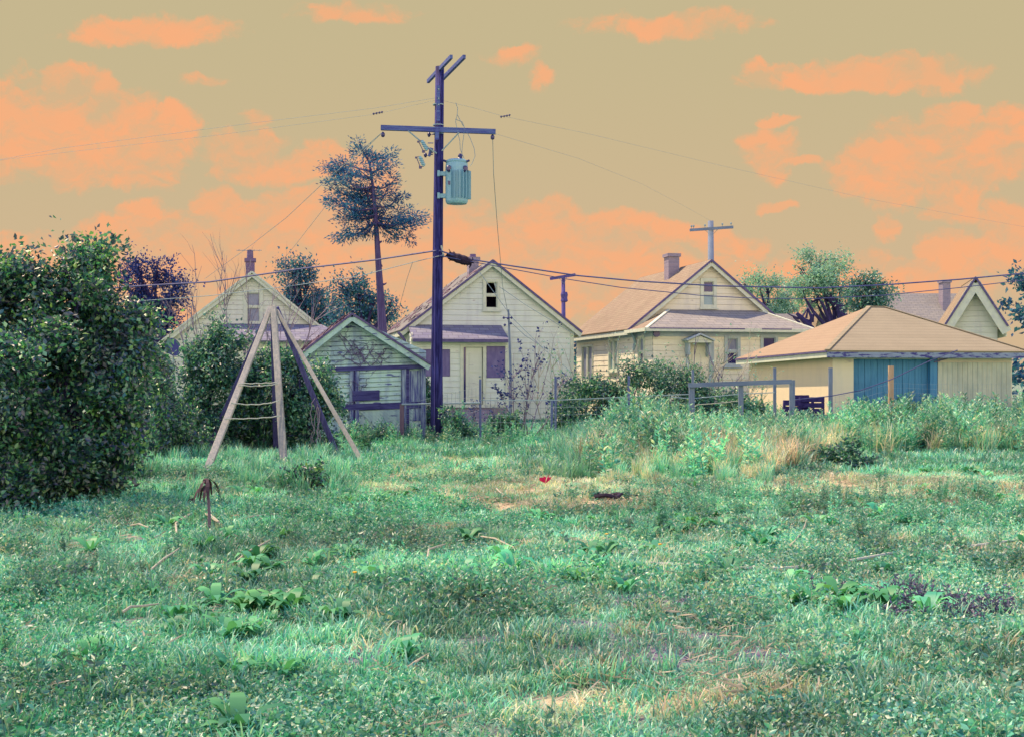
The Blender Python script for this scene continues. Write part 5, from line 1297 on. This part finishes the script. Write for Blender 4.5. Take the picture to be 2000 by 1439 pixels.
def twigs(name, label, cat, px, D, stems, mat='twig', leaf=None, group=None, nleaf=0, lsize=.06, kids=3, depth=2, spread=.4):
    """stems: (px base, py base, px tip, py tip, radius)"""
    base = GD(px, D); t = thing(name, label, cat, base, group=group); m = MB(); tips = []; rn = random.Random(px)
    for x0, y0, x1, y1, r in stems:
        a, b = P(x0, y0, D + rn.uniform(-.3, .3)), P(x1, y1, D + rn.uniform(-.4, .4)); d = b - a; n = 7; L = []
        side = Vector((rn.gauss(0, .08), rn.gauss(0, .08), 0)) * d.length
        for i in range(n + 1): s = i / n; L.append(a.lerp(b, s) + side * math.sin(s * math.pi) + Vector((rn.gauss(0, .012), rn.gauss(0, .012), 0)))
        m.tube(L, [r * (1 - .8 * i / n) for i in range(n + 1)], 4, cap=False)
        for k in range(kids):
            j = rn.randint(2, n - 1); e = (d.normalized() + Vector((rn.gauss(0, spread), rn.gauss(0, spread), rn.gauss(0, .2)))).normalized()
            branchy(m, L[j], e, d.length * rn.uniform(.2, .42), r * .5, depth - 1, rn, spread, 2, tips, .15, 4, 3)
        tips += [(q, d.normalized()) for q in L[3:]]
    m.build('twigs', M[mat], t, True)
    if leaf and nleaf:
        idx = [rn.randrange(len(tips)) for _ in range(nleaf)]
        C = np.array([tuple(tips[i][0] + Vector((rn.gauss(0, .03), rn.gauss(0, .03), rn.gauss(0, .03)))) for i in idx]); Dr = np.array([tuple(tips[i][1] + Vector((rn.gauss(0, .8), rn.gauss(0, .8), rn.gauss(-.3, .5)))) for i in idx])
        V, F = leaves(C, Dr, lsize, .6); fast_mesh('leaves', V, F, M[leaf], t, True)
    return t
rn0 = random.Random(21)
st = [(x + rn0.uniform(-8, 8), 740, x + dx, y, .022) for x, dx, y in ((400, -25, 560), (415, -20, 520), (430, -10, 540), (445, -2, 500), (455, 8, 530), (470, 6, 520), (465, 20, 560), (485, 30, 590))]
twigs('bare_sapling', 'leafless sapling stems rising left of the curtained gable window', 'sapling', 440, 35, st, 'twig', kids=4)
st = [(x + rn0.uniform(-6, 6), 740, x + dx, y, .02) for x, dx, y in ((545, 0, 560), (555, 18, 545), (560, 35, 580), (548, -14, 600), (565, 45, 600), (540, 10, 620), (550, 60, 545))]
twigs('bare_sapling', 'leafless sapling stems right of the pyramid top, against the dark trees', 'sapling', 552, 34, st, 'twig', kids=4)
st = [(x + rn0.uniform(-8, 8), 720, x + dx, y, .02) for x, dx, y in ((350, -15, 590), (360, 5, 610), (372, -35, 600), (380, -5, 590), (365, 20, 640))]
twigs('bare_sapling', 'leafless sapling stems at the left eave, in front of the dark navy tree', 'sapling', 362, 36, st, 'twig', kids=4)
st = [(1010 + x, 860, 1010 + x + dx, y, .02) for x, dx, y in ((0, -6, 690), (5, 14, 700), (12, 30, 695), (18, 44, 705), (25, 52, 740), (10, -20, 740), (-6, -30, 770), (20, 10, 720))]
twigs('dead_bush', 'dead bush with black shrivelled leaves in front of the boarded house, behind the fence', 'dead bush', 1018, 32, st, 'twig', 'dark_leaf' if 'dark_leaf' in M else 'tree_dark', None, 420, .085, 4)
st = [(1060 + i * 15 + rn0.uniform(-10, 10), 850, 1060 + i * 15 + rn0.uniform(-60, 60), rn0.uniform(690, 765), .022) for i in range(15)]
twigs('brush', 'bare arching brush between the dead bush and the cream house, left half of the tangle', 'brush', 1160, 33, st, 'twig_pale', 'tree_light', None, 500, .07, 5)
st = [(1230 + i * 12 + rn0.uniform(-10, 10), 850, 1230 + i * 12 + rn0.uniform(-70, 70), rn0.uniform(685, 755), .022) for i in range(20)]
twigs('brush', 'bare arching brush in front of the cream house porch, right half of the tangle', 'brush', 1340, 33.4, st, 'twig_pale', 'tree_light', None, 500, .07, 6)
st = [(1370, 820, 1362, 672, .03), (1400, 820, 1385, 690, .022), (1412, 820, 1440, 735, .02), (1418, 820, 1405, 705, .018), (1350, 820, 1330, 715, .02)]
twigs('dead_bush', 'tall bare purple stems crossing the door with the pediment', 'dead bush', 1390, 34, st, 'bark', None, None, 0, .07, 4)
st = [(925 + i * 6, 860, 920 + i * 7 + rn0.uniform(-12, 12), rn0.uniform(765, 800), .010) for i in range(7)]
twigs('dead_weed', 'cluster of dark dried weeds in front of the abandoned house door', 'dead weed', 940, 31.5, st, 'twig', 'tree_dark', None, 120, .06, 3)

# ------------------------------------------------------------------ field growth (grass, weeds): stuff
def blades(n, rad, h0, h1, w, lean=.35, bend=.5):
    a = rng.uniform(0, 2 * np.pi, n); rr = rad * np.sqrt(rng.random(n)); B = np.stack([rr * np.cos(a), rr * np.sin(a), np.zeros(n) - .02], 1)
    h = rng.uniform(h0, h1, n)[:, None]; t = rng.uniform(0, 2 * np.pi, n); d = np.stack([np.cos(t), np.sin(t), np.zeros(n)], 1)
    s = np.stack([-np.sin(t), np.cos(t), np.zeros(n)], 1); tw = rng.uniform(-1, 1, (n, 1)); s = unit(s + d * tw)
    W = w * rng.uniform(.6, 1.3, (n, 1)); ln = lean * rng.uniform(.1, 1.3, (n, 1)); bn = bend * rng.uniform(0, 1.4, (n, 1)); up = np.array([0, 0, 1.0])
    m = B + up * h * .5 + d * h * ln * .5; m2 = B + up * h * (.84 - bn * .12) + d * h * (ln * .9 + bn * .25); tip = B + up * h * (1 - bn * .38) + d * h * (ln * 1.2 + bn * .65)
    V = np.stack([B - s * W * .4, B + s * W * .4, m - s * W * .5, m + s * W * .5, m2 - s * W * .33, m2 + s * W * .33, tip], 1).reshape(-1, 3)
    i = np.arange(n)[:, None] * 7
    F = np.concatenate([i + np.array([[0, 1, 3]]), i + np.array([[0, 3, 2]]), i + np.array([[2, 3, 5]]), i + np.array([[2, 5, 4]]), i + np.array([[4, 5, 6]])], 0)
    return V, F
def leafy_stems(n, rad, h0, h1, size, per, lean=.12, stemw=.008, aspect=.32, topup=.3):
    out = []
    for _ in range(n):
        a = rng.uniform(0, 6.283); r = rad * math.sqrt(rng.random()); h = rng.uniform(h0, h1); b = np.array([r * math.cos(a), r * math.sin(a), 0]); d = np.array([rng.normal() * lean, rng.normal() * lean, 1.0])
        tip = b + d * h; s = np.array([stemw, 0, 0]); V = np.array([b - s, b + s, tip + s * .4, tip - s * .4]); out.append((V, np.array([[0, 1, 2], [0, 2, 3]])))
        s = np.array([0, stemw, 0]); V = np.array([b - s, b + s, tip + s * .4, tip - s * .4]); out.append((V, np.array([[0, 1, 2], [0, 2, 3]])))
        k = rng.random(per) ** .75; C = b + d * (h * k)[:, None]; an = rng.uniform(0, 6.283, per)
        D = np.stack([np.cos(an), np.sin(an), topup + k * .9 - .3], 1); sz = size * (1.1 - .55 * k)
        V, F = leaves(C, D, 1.0, aspect); V = V.reshape(-1, 4, 3); V = C[:, None] + (V - C[:, None]) * sz[:, None, None]; out.append((V.reshape(-1, 3), F))
    return join(out)
def rosette(n, L, w, h):
    out = []
    for i in range(n):
        a = rng.uniform(0, 6.283); l = L * rng.uniform(.6, 1.1); d = np.array([math.cos(a), math.sin(a), 0]); s = np.array([-math.sin(a), math.cos(a), 0]); up = np.array([0, 0, 1.0]); e = rng.uniform(.5, 1.3); ww = w * rng.uniform(.7, 1.2)
        P0 = np.zeros(3); ks = [0, .25, .5, .75, 1]; ws = [.25, .8, 1, .75, .05]; zs = [0, .5, .85, .95, .7]
        V = []
        for k, q, z in zip(ks, ws, zs):
            c = P0 + d * l * k * (.75 + .2 * k) + up * h * e * z; V += [c - s * ww * q / 2 + up * ww * .15, c + s * ww * q / 2 + up * ww * .15]
        F = []
        for k in range(4): F += [[2 * k, 2 * k + 1, 2 * k + 3], [2 * k, 2 * k + 3, 2 * k + 2]]
        out.append((np.array(V), np.array(F)))
    return join(out)
def ground_leaves(n, rad, size, h, aspect=.7):
    a = rng.uniform(0, 6.283, n); r = rad * np.sqrt(rng.random(n)); C = np.stack([r * np.cos(a), r * np.sin(a), rng.uniform(.0, h, n)], 1)
    D = np.stack([rng.normal(size=n), rng.normal(size=n), rng.uniform(-.1, 1.0, n)], 1)
    return leaves(C, D, size, aspect)
def litter(n, rad, size):
    a = rng.uniform(0, 6.283, n); r = rad * np.sqrt(rng.random(n)); C = np.stack([r * np.cos(a), r * np.sin(a), rng.uniform(.005, .06, n)], 1)
    D = np.stack([rng.normal(size=n), rng.normal(size=n), rng.normal(size=n) * .25], 1)
    return leaves(C, D, size, .10)

SRC = {}
def source(kind, variants, maker, mat):
    c = bpy.data.collections.new(kind)
    for i in range(variants):
        V, F = maker(); o = fast_mesh('%s_%02d' % (kind, i), V, F, M[mat], link=False); c.objects.link(o)
    SRC[kind] = (c, variants)
source('short_turf', 5, lambda: blades(100, .17, .03, .085, .0065, .5, .6), 'grass')
source('mid_tuft', 5, lambda: blades(75, .12, .07, .17, .008, .45, .6), 'grass')
source('dry_tuft', 4, lambda: blades(60, .14, .05, .14, .008, .5, .6), 'grass_dry')
source('tall_tuft', 5, lambda: blades(75, .16, .32, .66, .013, .28, .5), 'grass')
source('tall_dry_tuft', 5, lambda: blades(80, .16, .34, .62, .012, .28, .5), 'grass_dry')
source('stem_weed', 6, lambda: leafy_stems(7, .14, .55, 1.0, .13, 34), 'weed')
source('low_weed', 6, lambda: leafy_stems(11, .13, .06, .16, .042, 13, .3, .003, .45), 'weed')
source('clover', 5, lambda: ground_leaves(170, .19, .024, .05), 'weed')
source('rosette', 5, lambda: rosette(12, .24, .065, .12), 'dock')
source('straw', 4, lambda: litter(34, .22, .11), 'straw')
source('far_turf', 4, lambda: blades(80, .28, .08, .22, .018, .4, .5), 'grass')

def scatter(name, label_kind, kind, pts, scl, tint):
    """one object of countless tufts: points carry turn, size and tint"""
    c, nv = SRC[kind]; n = len(pts)
    me = bpy.data.meshes.new(name); me.vertices.add(n); me.vertices.foreach_set('co', np.asarray(pts, np.float32).ravel())
    def attr(nm, typ, key, arr):
        a = me.attributes.new(nm, typ, 'POINT'); a.data.foreach_set(key, np.asarray(arr).ravel())
    rot = np.stack([rng.normal(size=n) * .08, rng.normal(size=n) * .08, rng.uniform(0, 6.283, n)], 1).astype(np.float32)
    attr('turn', 'FLOAT_VECTOR', 'vector', rot); attr('size', 'FLOAT', 'value', np.asarray(scl, np.float32)); attr('pick', 'INT', 'value', rng.integers(0, nv, n).astype(np.int32))
    attr('tint', 'FLOAT_COLOR', 'color', np.concatenate([np.asarray(tint, np.float32), np.ones((n, 1), np.float32)], 1))
    o = bpy.data.objects.new(name, me); COL.objects.link(o); tag(o, kind='stuff')
    g = bpy.data.node_groups.new(name, 'GeometryNodeTree'); g.interface.new_socket('Geometry', in_out='INPUT', socket_type='NodeSocketGeometry'); g.interface.new_socket('Geometry', in_out='OUTPUT', socket_type='NodeSocketGeometry')
    gi = g.nodes.new('NodeGroupInput'); go = g.nodes.new('NodeGroupOutput'); ip = g.nodes.new('GeometryNodeInstanceOnPoints'); ci = g.nodes.new('GeometryNodeCollectionInfo')
    ci.inputs['Collection'].default_value = c; ci.inputs['Separate Children'].default_value = True; ci.inputs['Reset Children'].default_value = True
    def na(nm, typ): q = g.nodes.new('GeometryNodeInputNamedAttribute'); q.data_type = typ; q.inputs[0].default_value = nm; return [s for s in q.outputs if s.enabled][0]
    L = g.links.new
    L(gi.outputs[0], ip.inputs['Points']); L(ci.outputs[0], ip.inputs['Instance']); ip.inputs['Pick Instance'].default_value = True
    L(na('pick', 'INT'), ip.inputs['Instance Index']); L(na('turn', 'FLOAT_VECTOR'), ip.inputs['Rotation']); L(na('size', 'FLOAT'), ip.inputs['Scale']); L(ip.outputs[0], go.inputs[0])
    md = o.modifiers.new('scatter', 'NODES'); md.node_group = g
    return o

def vn(x, y, f, seed=0):
    """smooth value noise 0..1"""
    x = x * f + seed * 17.3; y = y * f + seed * 9.1; xi = np.floor(x); yi = np.floor(y); u = x - xi; v = y - yi; u = u * u * (3 - 2 * u); v = v * v * (3 - 2 * v)
    hsh = lambda a, b: np.modf(np.abs(np.sin(a * 127.1 + b * 311.7 + seed) * 43758.5453))[0]
    return (hsh(xi, yi) * (1 - u) + hsh(xi + 1, yi) * u) * (1 - v) + (hsh(xi, yi + 1) * (1 - u) + hsh(xi + 1, yi + 1) * u) * v
def wedge(n, d0, d1):
    D = np.sqrt(rng.uniform(d0 * d0, d1 * d1, n)); x = rng.uniform(-1, 1, n) * (.47 * D + 3.2); return x, D
def px_of(x, y): return 1000 + x / y * FPX, HOR + EYE * FPX / y
GZ = np.vectorize(gz)
def ell(x, y, lst):
    f = np.full(len(x), -9.0)
    for cx, cy, rx, ry in lst: f = np.maximum(f, 1 - ((x - cx) / rx) ** 2 - ((y - cy) / ry) ** 2)
    return f + (vn(x, y, 1.7, 3) - .5) * 1.6
def sm(v, a, b): t = np.clip((v - a) / (b - a), 0, 1); return t * t * (3 - 2 * t)
def area(d0, d1): return .47 * (d1 * d1 - d0 * d0) + 6.4 * (d1 - d0)
def tall_zone(px, py):
    """the weedy bed in the middle right and along the garage: 0..1"""
    e = 950 + 10 * np.sin(px / 37.) - 14 * sm(px, 1350, 1600)
    a = sm(px, 1030, 1160) * sm(py, 838, 852) * (1 - sm(py, e - 26, e + 8)) * (1 - sm(px, 1545, 1625))
    b = sm(px, 1560, 1640) * (1 - sm(py, 878, 900)) * sm(py, 838, 846)
    return np.maximum(a, b)
def tints(x, y, px, py, base=(1, 1, 1), var=.30):
    n = len(x); v = 1 + (rng.random((n, 1)) - .5) * var * 2
    warm = (.55 * sm(px, 600, 1400) * (.5 + vn(x, y, .35, 11)) + .9 * (vn(x, y, .55, 5) - .45) + .5 * (vn(x, y, 3.0, 12) - .5))[:, None]
    b = np.array(base)[None] * np.array([[.84, 1.0, 1.12]]) * v
    return np.clip(b * (1 + warm * np.array([.55, .14, .25])) * (.92 + (vn(x, y, 1.3, 8)[:, None] - .5) * .9), .02, 2.5)

CLEAR = [(*GP(390, 925).xy, .35), (*GP(556, 918).xy, .3), (*GP(722, 918).xy, .3), (*GP(1655, 918).xy, .75), (*GP(1768, 896).xy, .3), (*GP(1797, 894).xy, .3), (*GP(600, 968).xy, .5), (*GP(1065, 962).xy, .28), (*GP(1187, 980).xy, .38), (*GP(1215, 978).xy, .25), (*GP(408, 1055).xy, .22), (*GP(372, 988).xy, .15), (*GP(441, 996).xy, .15), (*GP(393, 986).xy, .12)]
for a_, b_, r_, l_ in STICKS: CLEAR += [(*(GP(*a_) * (1 - k) + GP(*b_) * k + Vector((0, -.06, 0))).xy, .13) for k in (0, .33, .66, 1)]
for k in range(60):
    x_ = 1163 + k * 14; y_ = np.interp(x_, [1163, 1230, 1330, 1431, 1520, 1616, 1740, 1880, 2060], [1110, 1116, 1121, 1124, 1118, 1108, 1094, 1076, 1060]); CLEAR.append((*(GP(x_, y_) + Vector((0, -.04, 0))).xy, .10))
def cleared(x, y):
    f = np.ones(len(x))
    for cx, cy, r in CLEAR: f *= 1 - .93 * np.exp(-(((x - cx) ** 2 + (y - cy) ** 2) / (r * r)) ** 1.5)
    return f
def growth(name, kind, d0, d1, per, accept, smin, smax, base=(1, 1, 1), hmod=None):
    n = int(area(d0, d1) * per); x, y = wedge(n, d0, d1); px, py = px_of(x, y)
    k = rng.random(n) < accept(x, y, px, py) * cleared(x, y); x, y, px, py = x[k], y[k], px[k], py[k]; n = len(x)
    if n == 0: return
    s = rng.uniform(smin, smax, n)
    if hmod is not None: s = s * hmod(x, y, px, py)
    scatter(name, None, kind, np.stack([x, y, GZ(x, y)], 1), s, tints(x, y, px, py, base))
dryf = lambda x, y: sm(ell(x, y, DRY_W), -.1, .5)
bare = lambda x, y: sm(ell(x, y, BARE_W), -.2, .35)
left_under = lambda px, py: 1.0
growth('short_grass', 'short_turf', 5.0, 13, 88, lambda x, y, px, py: (.30 + .9 * vn(x, y, .9, 1)) * (1 - .5 * bare(x, y)) * (1 - .6 * dryf(x, y)), .8, 1.35)
growth('short_grass', 'short_turf', 13, 24, 32, lambda x, y, px, py: (.45 + .8 * vn(x, y, .8, 1)) * (1 - .82 * dryf(x, y)), 1.0, 1.7)
growth('far_grass', 'far_turf', 21, 44, 11, lambda x, y, px, py: 1 - .85 * dryf(x, y), .8, 1.3)
growth('long_grass', 'mid_tuft', 5.0, 24, 14, lambda x, y, px, py: np.maximum(sm(vn(x, y, .55, 2), .42, .72), sm(-px, -760, -560) * .55) * (1 - .8 * bare(x, y)) * (1 - .85 * dryf(x, y)), .7, 1.3)
growth('dry_grass', 'dry_tuft', 5.0, 25, 16, lambda x, y, px, py: .10 + .75 * dryf(x, y) + .75 * sm(px, 700, 1400) * sm(vn(x, y, .8, 4), .35, .65) * (1 - bare(x, y)), .7, 1.25, (1, 1, 1))
growth('clover', 'clover', 5.0, 15, 44, lambda x, y, px, py: sm(vn(x, y, .7, 6), .34, .6) * (1 - .55 * bare(x, y)) * (1 - .8 * dryf(x, y)), .8, 1.4)
growth('low_weeds', 'low_weed', 5.0, 23, 18, lambda x, y, px, py: (.12 + .9 * sm(vn(x, y, .6, 7), .42, .68)) * (1 - .55 * bare(x, y)) * (1 - .85 * dryf(x, y)), .7, 1.6)
growth('broadleaf_weeds', 'rosette', 5.0, 20, 2.6, lambda x, y, px, py: sm(vn(x, y, .5, 9), .52, .75) * (1 - bare(x, y)) * (1 - dryf(x, y)) + .04, .55, 1.15)
growth('straw_litter', 'straw', 5.0, 20, 14, lambda x, y, px, py: .12 + .5 * sm(-px, -620, -300) * sm(-py, -1180, -980) * sm(py, 930, 1000) + .6 * dryf(x, y) + .12 * bare(x, y), .6, 1.2)
growth('tall_grass', 'tall_tuft', 17, 34, 11, lambda x, y, px, py: tall_zone(px, py) * (.55 + .4 * vn(x, y, .4, 3)), .75, 1.1, (1, 1, 1), lambda x, y, px, py: .42 + .85 * sm(955 - py, 0, 55) * (.75 + .5 * vn(x, y, .7, 21)) * (.55 + .45 * sm(px, 1080, 1215)))
growth('tall_dry_grass', 'tall_dry_tuft', 17, 29, 10, lambda x, y, px, py: tall_zone(px, py) * sm(px, 1120, 1260) * sm(py, 866, 890) * (.35 + .9 * vn(x, y, .9, 14)), .75, 1.1, (1.1, 1, 1), lambda x, y, px, py: .45 + .85 * sm(955 - py, 0, 50))
growth('tall_weeds', 'stem_weed', 19, 37, 8.5, lambda x, y, px, py: tall_zone(px, py) * (1 - .75 * sm(py, 885, 910)) * (.5 + .6 * vn(x, y, .35, 2)), .6, 1.0, (1.25, 1.15, 1.1), lambda x, y, px, py: (1.05 + .45 * np.exp(-((px - 1255) / 75) ** 2) + .30 * sm(px, 1600, 1700)) * (.5 + .5 * sm(px, 1080, 1215)))
growth('fence_weeds', 'stem_weed', 27, 34, 4, lambda x, y, px, py: (1 - tall_zone(px, py)) * sm(px, 640, 700) * (.35 + .5 * vn(x, y, .8, 2)), .3, .75, (1, 1, .9))
LEGS = [(394, 21.2), (556, 22.3), (721, 22.4), (396, 26), (540, 26.3), (668, 25.8)]
def offlegs(px, py, lst=LEGS):
    f = np.ones(len(px))
    for lx, lD in lst: f = f * (1 - np.exp(-((px - lx) / 26) ** 2 - ((py - HOR - EYE * FPX / lD - 6) / 12) ** 2))
    return f
growth('hedge_foot_grass', 'tall_tuft', 14, 27, 7, lambda x, y, px, py: offlegs(px, py) * (1 - sm(px, 620, 760)) * sm(vn(x, y, .6, 3), .35, .6) * (1 - sm(py, 925, 990)), .35, .75)
growth('fence_grass', 'tall_tuft', 27, 31, 5, lambda x, y, px, py: 0 * px + .8, .3, .6)

band = lambda px, py: sm(px, 1190, 1290) * sm(py, 975, 992) * (1 - sm(py, 1070, 1092))
growth('mid_weeds', 'stem_weed', 9, 18, 7, lambda x, y, px, py: band(px, py) * (.25 + .9 * vn(x, y, .9, 15)), .20, .42)
growth('mid_weeds', 'stem_weed', 6, 12, 6, lambda x, y, px, py: (1 - sm(px, 640, 820)) * sm(vn(x, y, .8, 16), .45, .7) * sm(py, 1040, 1110), .15, .30, (.8, .85, .95))
growth('mid_weeds', 'rosette', 6, 18, 5, lambda x, y, px, py: np.maximum(band(px, py) * .8, (1 - sm(px, 640, 820)) * sm(py, 1040, 1110) * .7) * sm(vn(x, y, 1.2, 17), .4, .65), .5, 1.0, (.8, .9, .95))

def one(name, kind, label, cat, px, py, s, mat=None, n=1, rad=0.0, group=None, tintm='weed'):
    """a single plant that stands out: its own object"""
    c0 = GP(px, py); src = bpy.data.collections[kind].objects; parts = []
    for i in range(n):
        me = random.choice(list(src)).data; V = np.empty(len(me.vertices) * 3); me.vertices.foreach_get('co', V); V = V.reshape(-1, 3); F = np.empty(len(me.polygons) * 3, np.int32); me.polygons.foreach_get('vertices', F)
        a = random.uniform(0, 6.28); V = V @ np.array([[math.cos(a), math.sin(a), 0], [-math.sin(a), math.cos(a), 0], [0, 0, 1]]) * s * random.uniform(.8, 1.15) + np.array([random.gauss(0, rad), random.gauss(0, rad), 0]); parts.append((V, F.reshape(-1, 3)))
    V, F = join(parts); o = fast_mesh(name, V, F, M[mat]); o.location = c0; tag(o, label, cat, group)
one('dock_plant', 'rosette', 'broad-leaved dark weed clump left of centre in the foreground', 'weed', 560, 1195, 1.0, 'dock_solo', 7, .14)
one('dock_plant', 'rosette', 'large broad-leaved weed clump at the right, next to the bare purple soil', 'weed', 1650, 1195, 1.05, 'dock_solo', 7, .14)
one('dock_plant', 'rosette', 'broad-leaved weed at the centre of the foreground', 'weed', 1150, 1145, .8, 'dock_solo', 3, .1)
one('dock_plant', 'rosette', 'broad-leaved weed clump right of the pale hose middle', 'weed', 1390, 1030, .9, 'dock_solo', 4, .2)
one('dock_plant', 'rosette', 'spreading leafy weed patch beyond the dead stalk, left of centre', 'weed', 740, 985, 1.0, 'dock_solo', 14, .55)
one('dock_plant', 'rosette', 'broad-leaved weed clump left of the stones of the dry patch at far right', 'weed', 1840, 925, 1.0, 'dock_solo', 9, .4)
one('feathery_weed', 'stem_weed', 'upright feathery weed in front of the long grass, right of the rubber scrap', 'weed', 1288, 1035, .42, 'weed_solo', 2, .05)
one('tall_weed', 'stem_weed', 'single tall leafy stalk in front of the fence between the two nearest stakes', 'weed', 910, 905, .55, 'weed_solo', 1, .0)
one('tall_weed', 'stem_weed', 'pale tall leafy stalk by the wire mesh, right of the tall pole foot', 'weed', 905, 872, 1.0, 'weed_solo', 1, .0)
one('grass_clump', 'tall_tuft', 'thick clump of long dark grass in the middle, crossed by a pale stick', 'grass clump', 975, 1065, .42, 'grass_solo', 3, .08)
one('grass_clump', 'tall_tuft', 'pale clump of bending long grass at the left edge of the weedy bed', 'grass clump', 1130, 938, .8, 'grass_solo', 5, .3)
one('red_plant', 'rosette', 'small dark red leafy plant, left one of two near the right edge', 'plant', 1768, 892, .75, 'maroon', 2, .05)
one('red_plant', 'rosette', 'small dark red leafy plant, the right one of two near the right edge', 'plant', 1797, 890, .75, 'maroon', 2, .05)
one('purple_weed', 'low_weed', 'purple leafy weeds growing on bare soil at the right edge', 'weed', 1845, 1195, 1.2, 'purple_weed', 14, .22)
one('purple_weed', 'low_weed', 'small purple-flowered weeds low at the left edge', 'weed', 150, 1130, .8, 'purple_weed', 4, .12)
one('pink_flowers', 'clover', 'patch of pale pink flowers at the foot of the left pole of the pyramid', 'flowers', 440, 892, 1.6, 'pinkflower', 4, .35)
one('pink_flowers', 'clover', 'pale pink flowers beside the middle pole of the pyramid', 'flowers', 515, 880, 1.3, 'pinkflower', 2, .25)
one('white_flowers', 'clover', 'scatter of small white clover flowers above the big broad-leaved clump at right', 'flowers', 1650, 1135, 1.0, 'pinkflower', 1, .1)
def dandelion(px, py, label):
    c = GP(px, py); t = thing('dandelion', label, 'flower', c); MB().tube([(0, 0, 0), (.005, 0, .14)], .003, 4).build('stalk', M['rope'], t)
    MB().lathe((.005, 0, .14), [(.004, 0), (.018, .006), (.016, .012), (.005, .014)], 8).build('blossom', M['yellow'], t)
dandelion(692, 1160, 'yellow dandelion above the dark broad-leaved clump left of centre')
dandelion(1288, 1098, 'yellow dandelion near the pale hose, right of centre')
dandelion(1184, 1068, 'tiny yellow dandelion above the left end of the hose')

# far wood that closes the horizon beyond the houses
def far_wood():
    B = []
    for i in range(60):
        x = -95 + i * 3.4; B.append(((x, 100 + 6 * math.sin(i), 2.0 + .8 * math.sin(i * 1.7)), (3.2, 2.5, 2.1)))
    V, F = blob_leaves(B, 9, .55, 1.1, .3); o = fast_mesh('far_wood', V, F, M['tree_mid']); tag(o, kind='stuff')
far_wood()
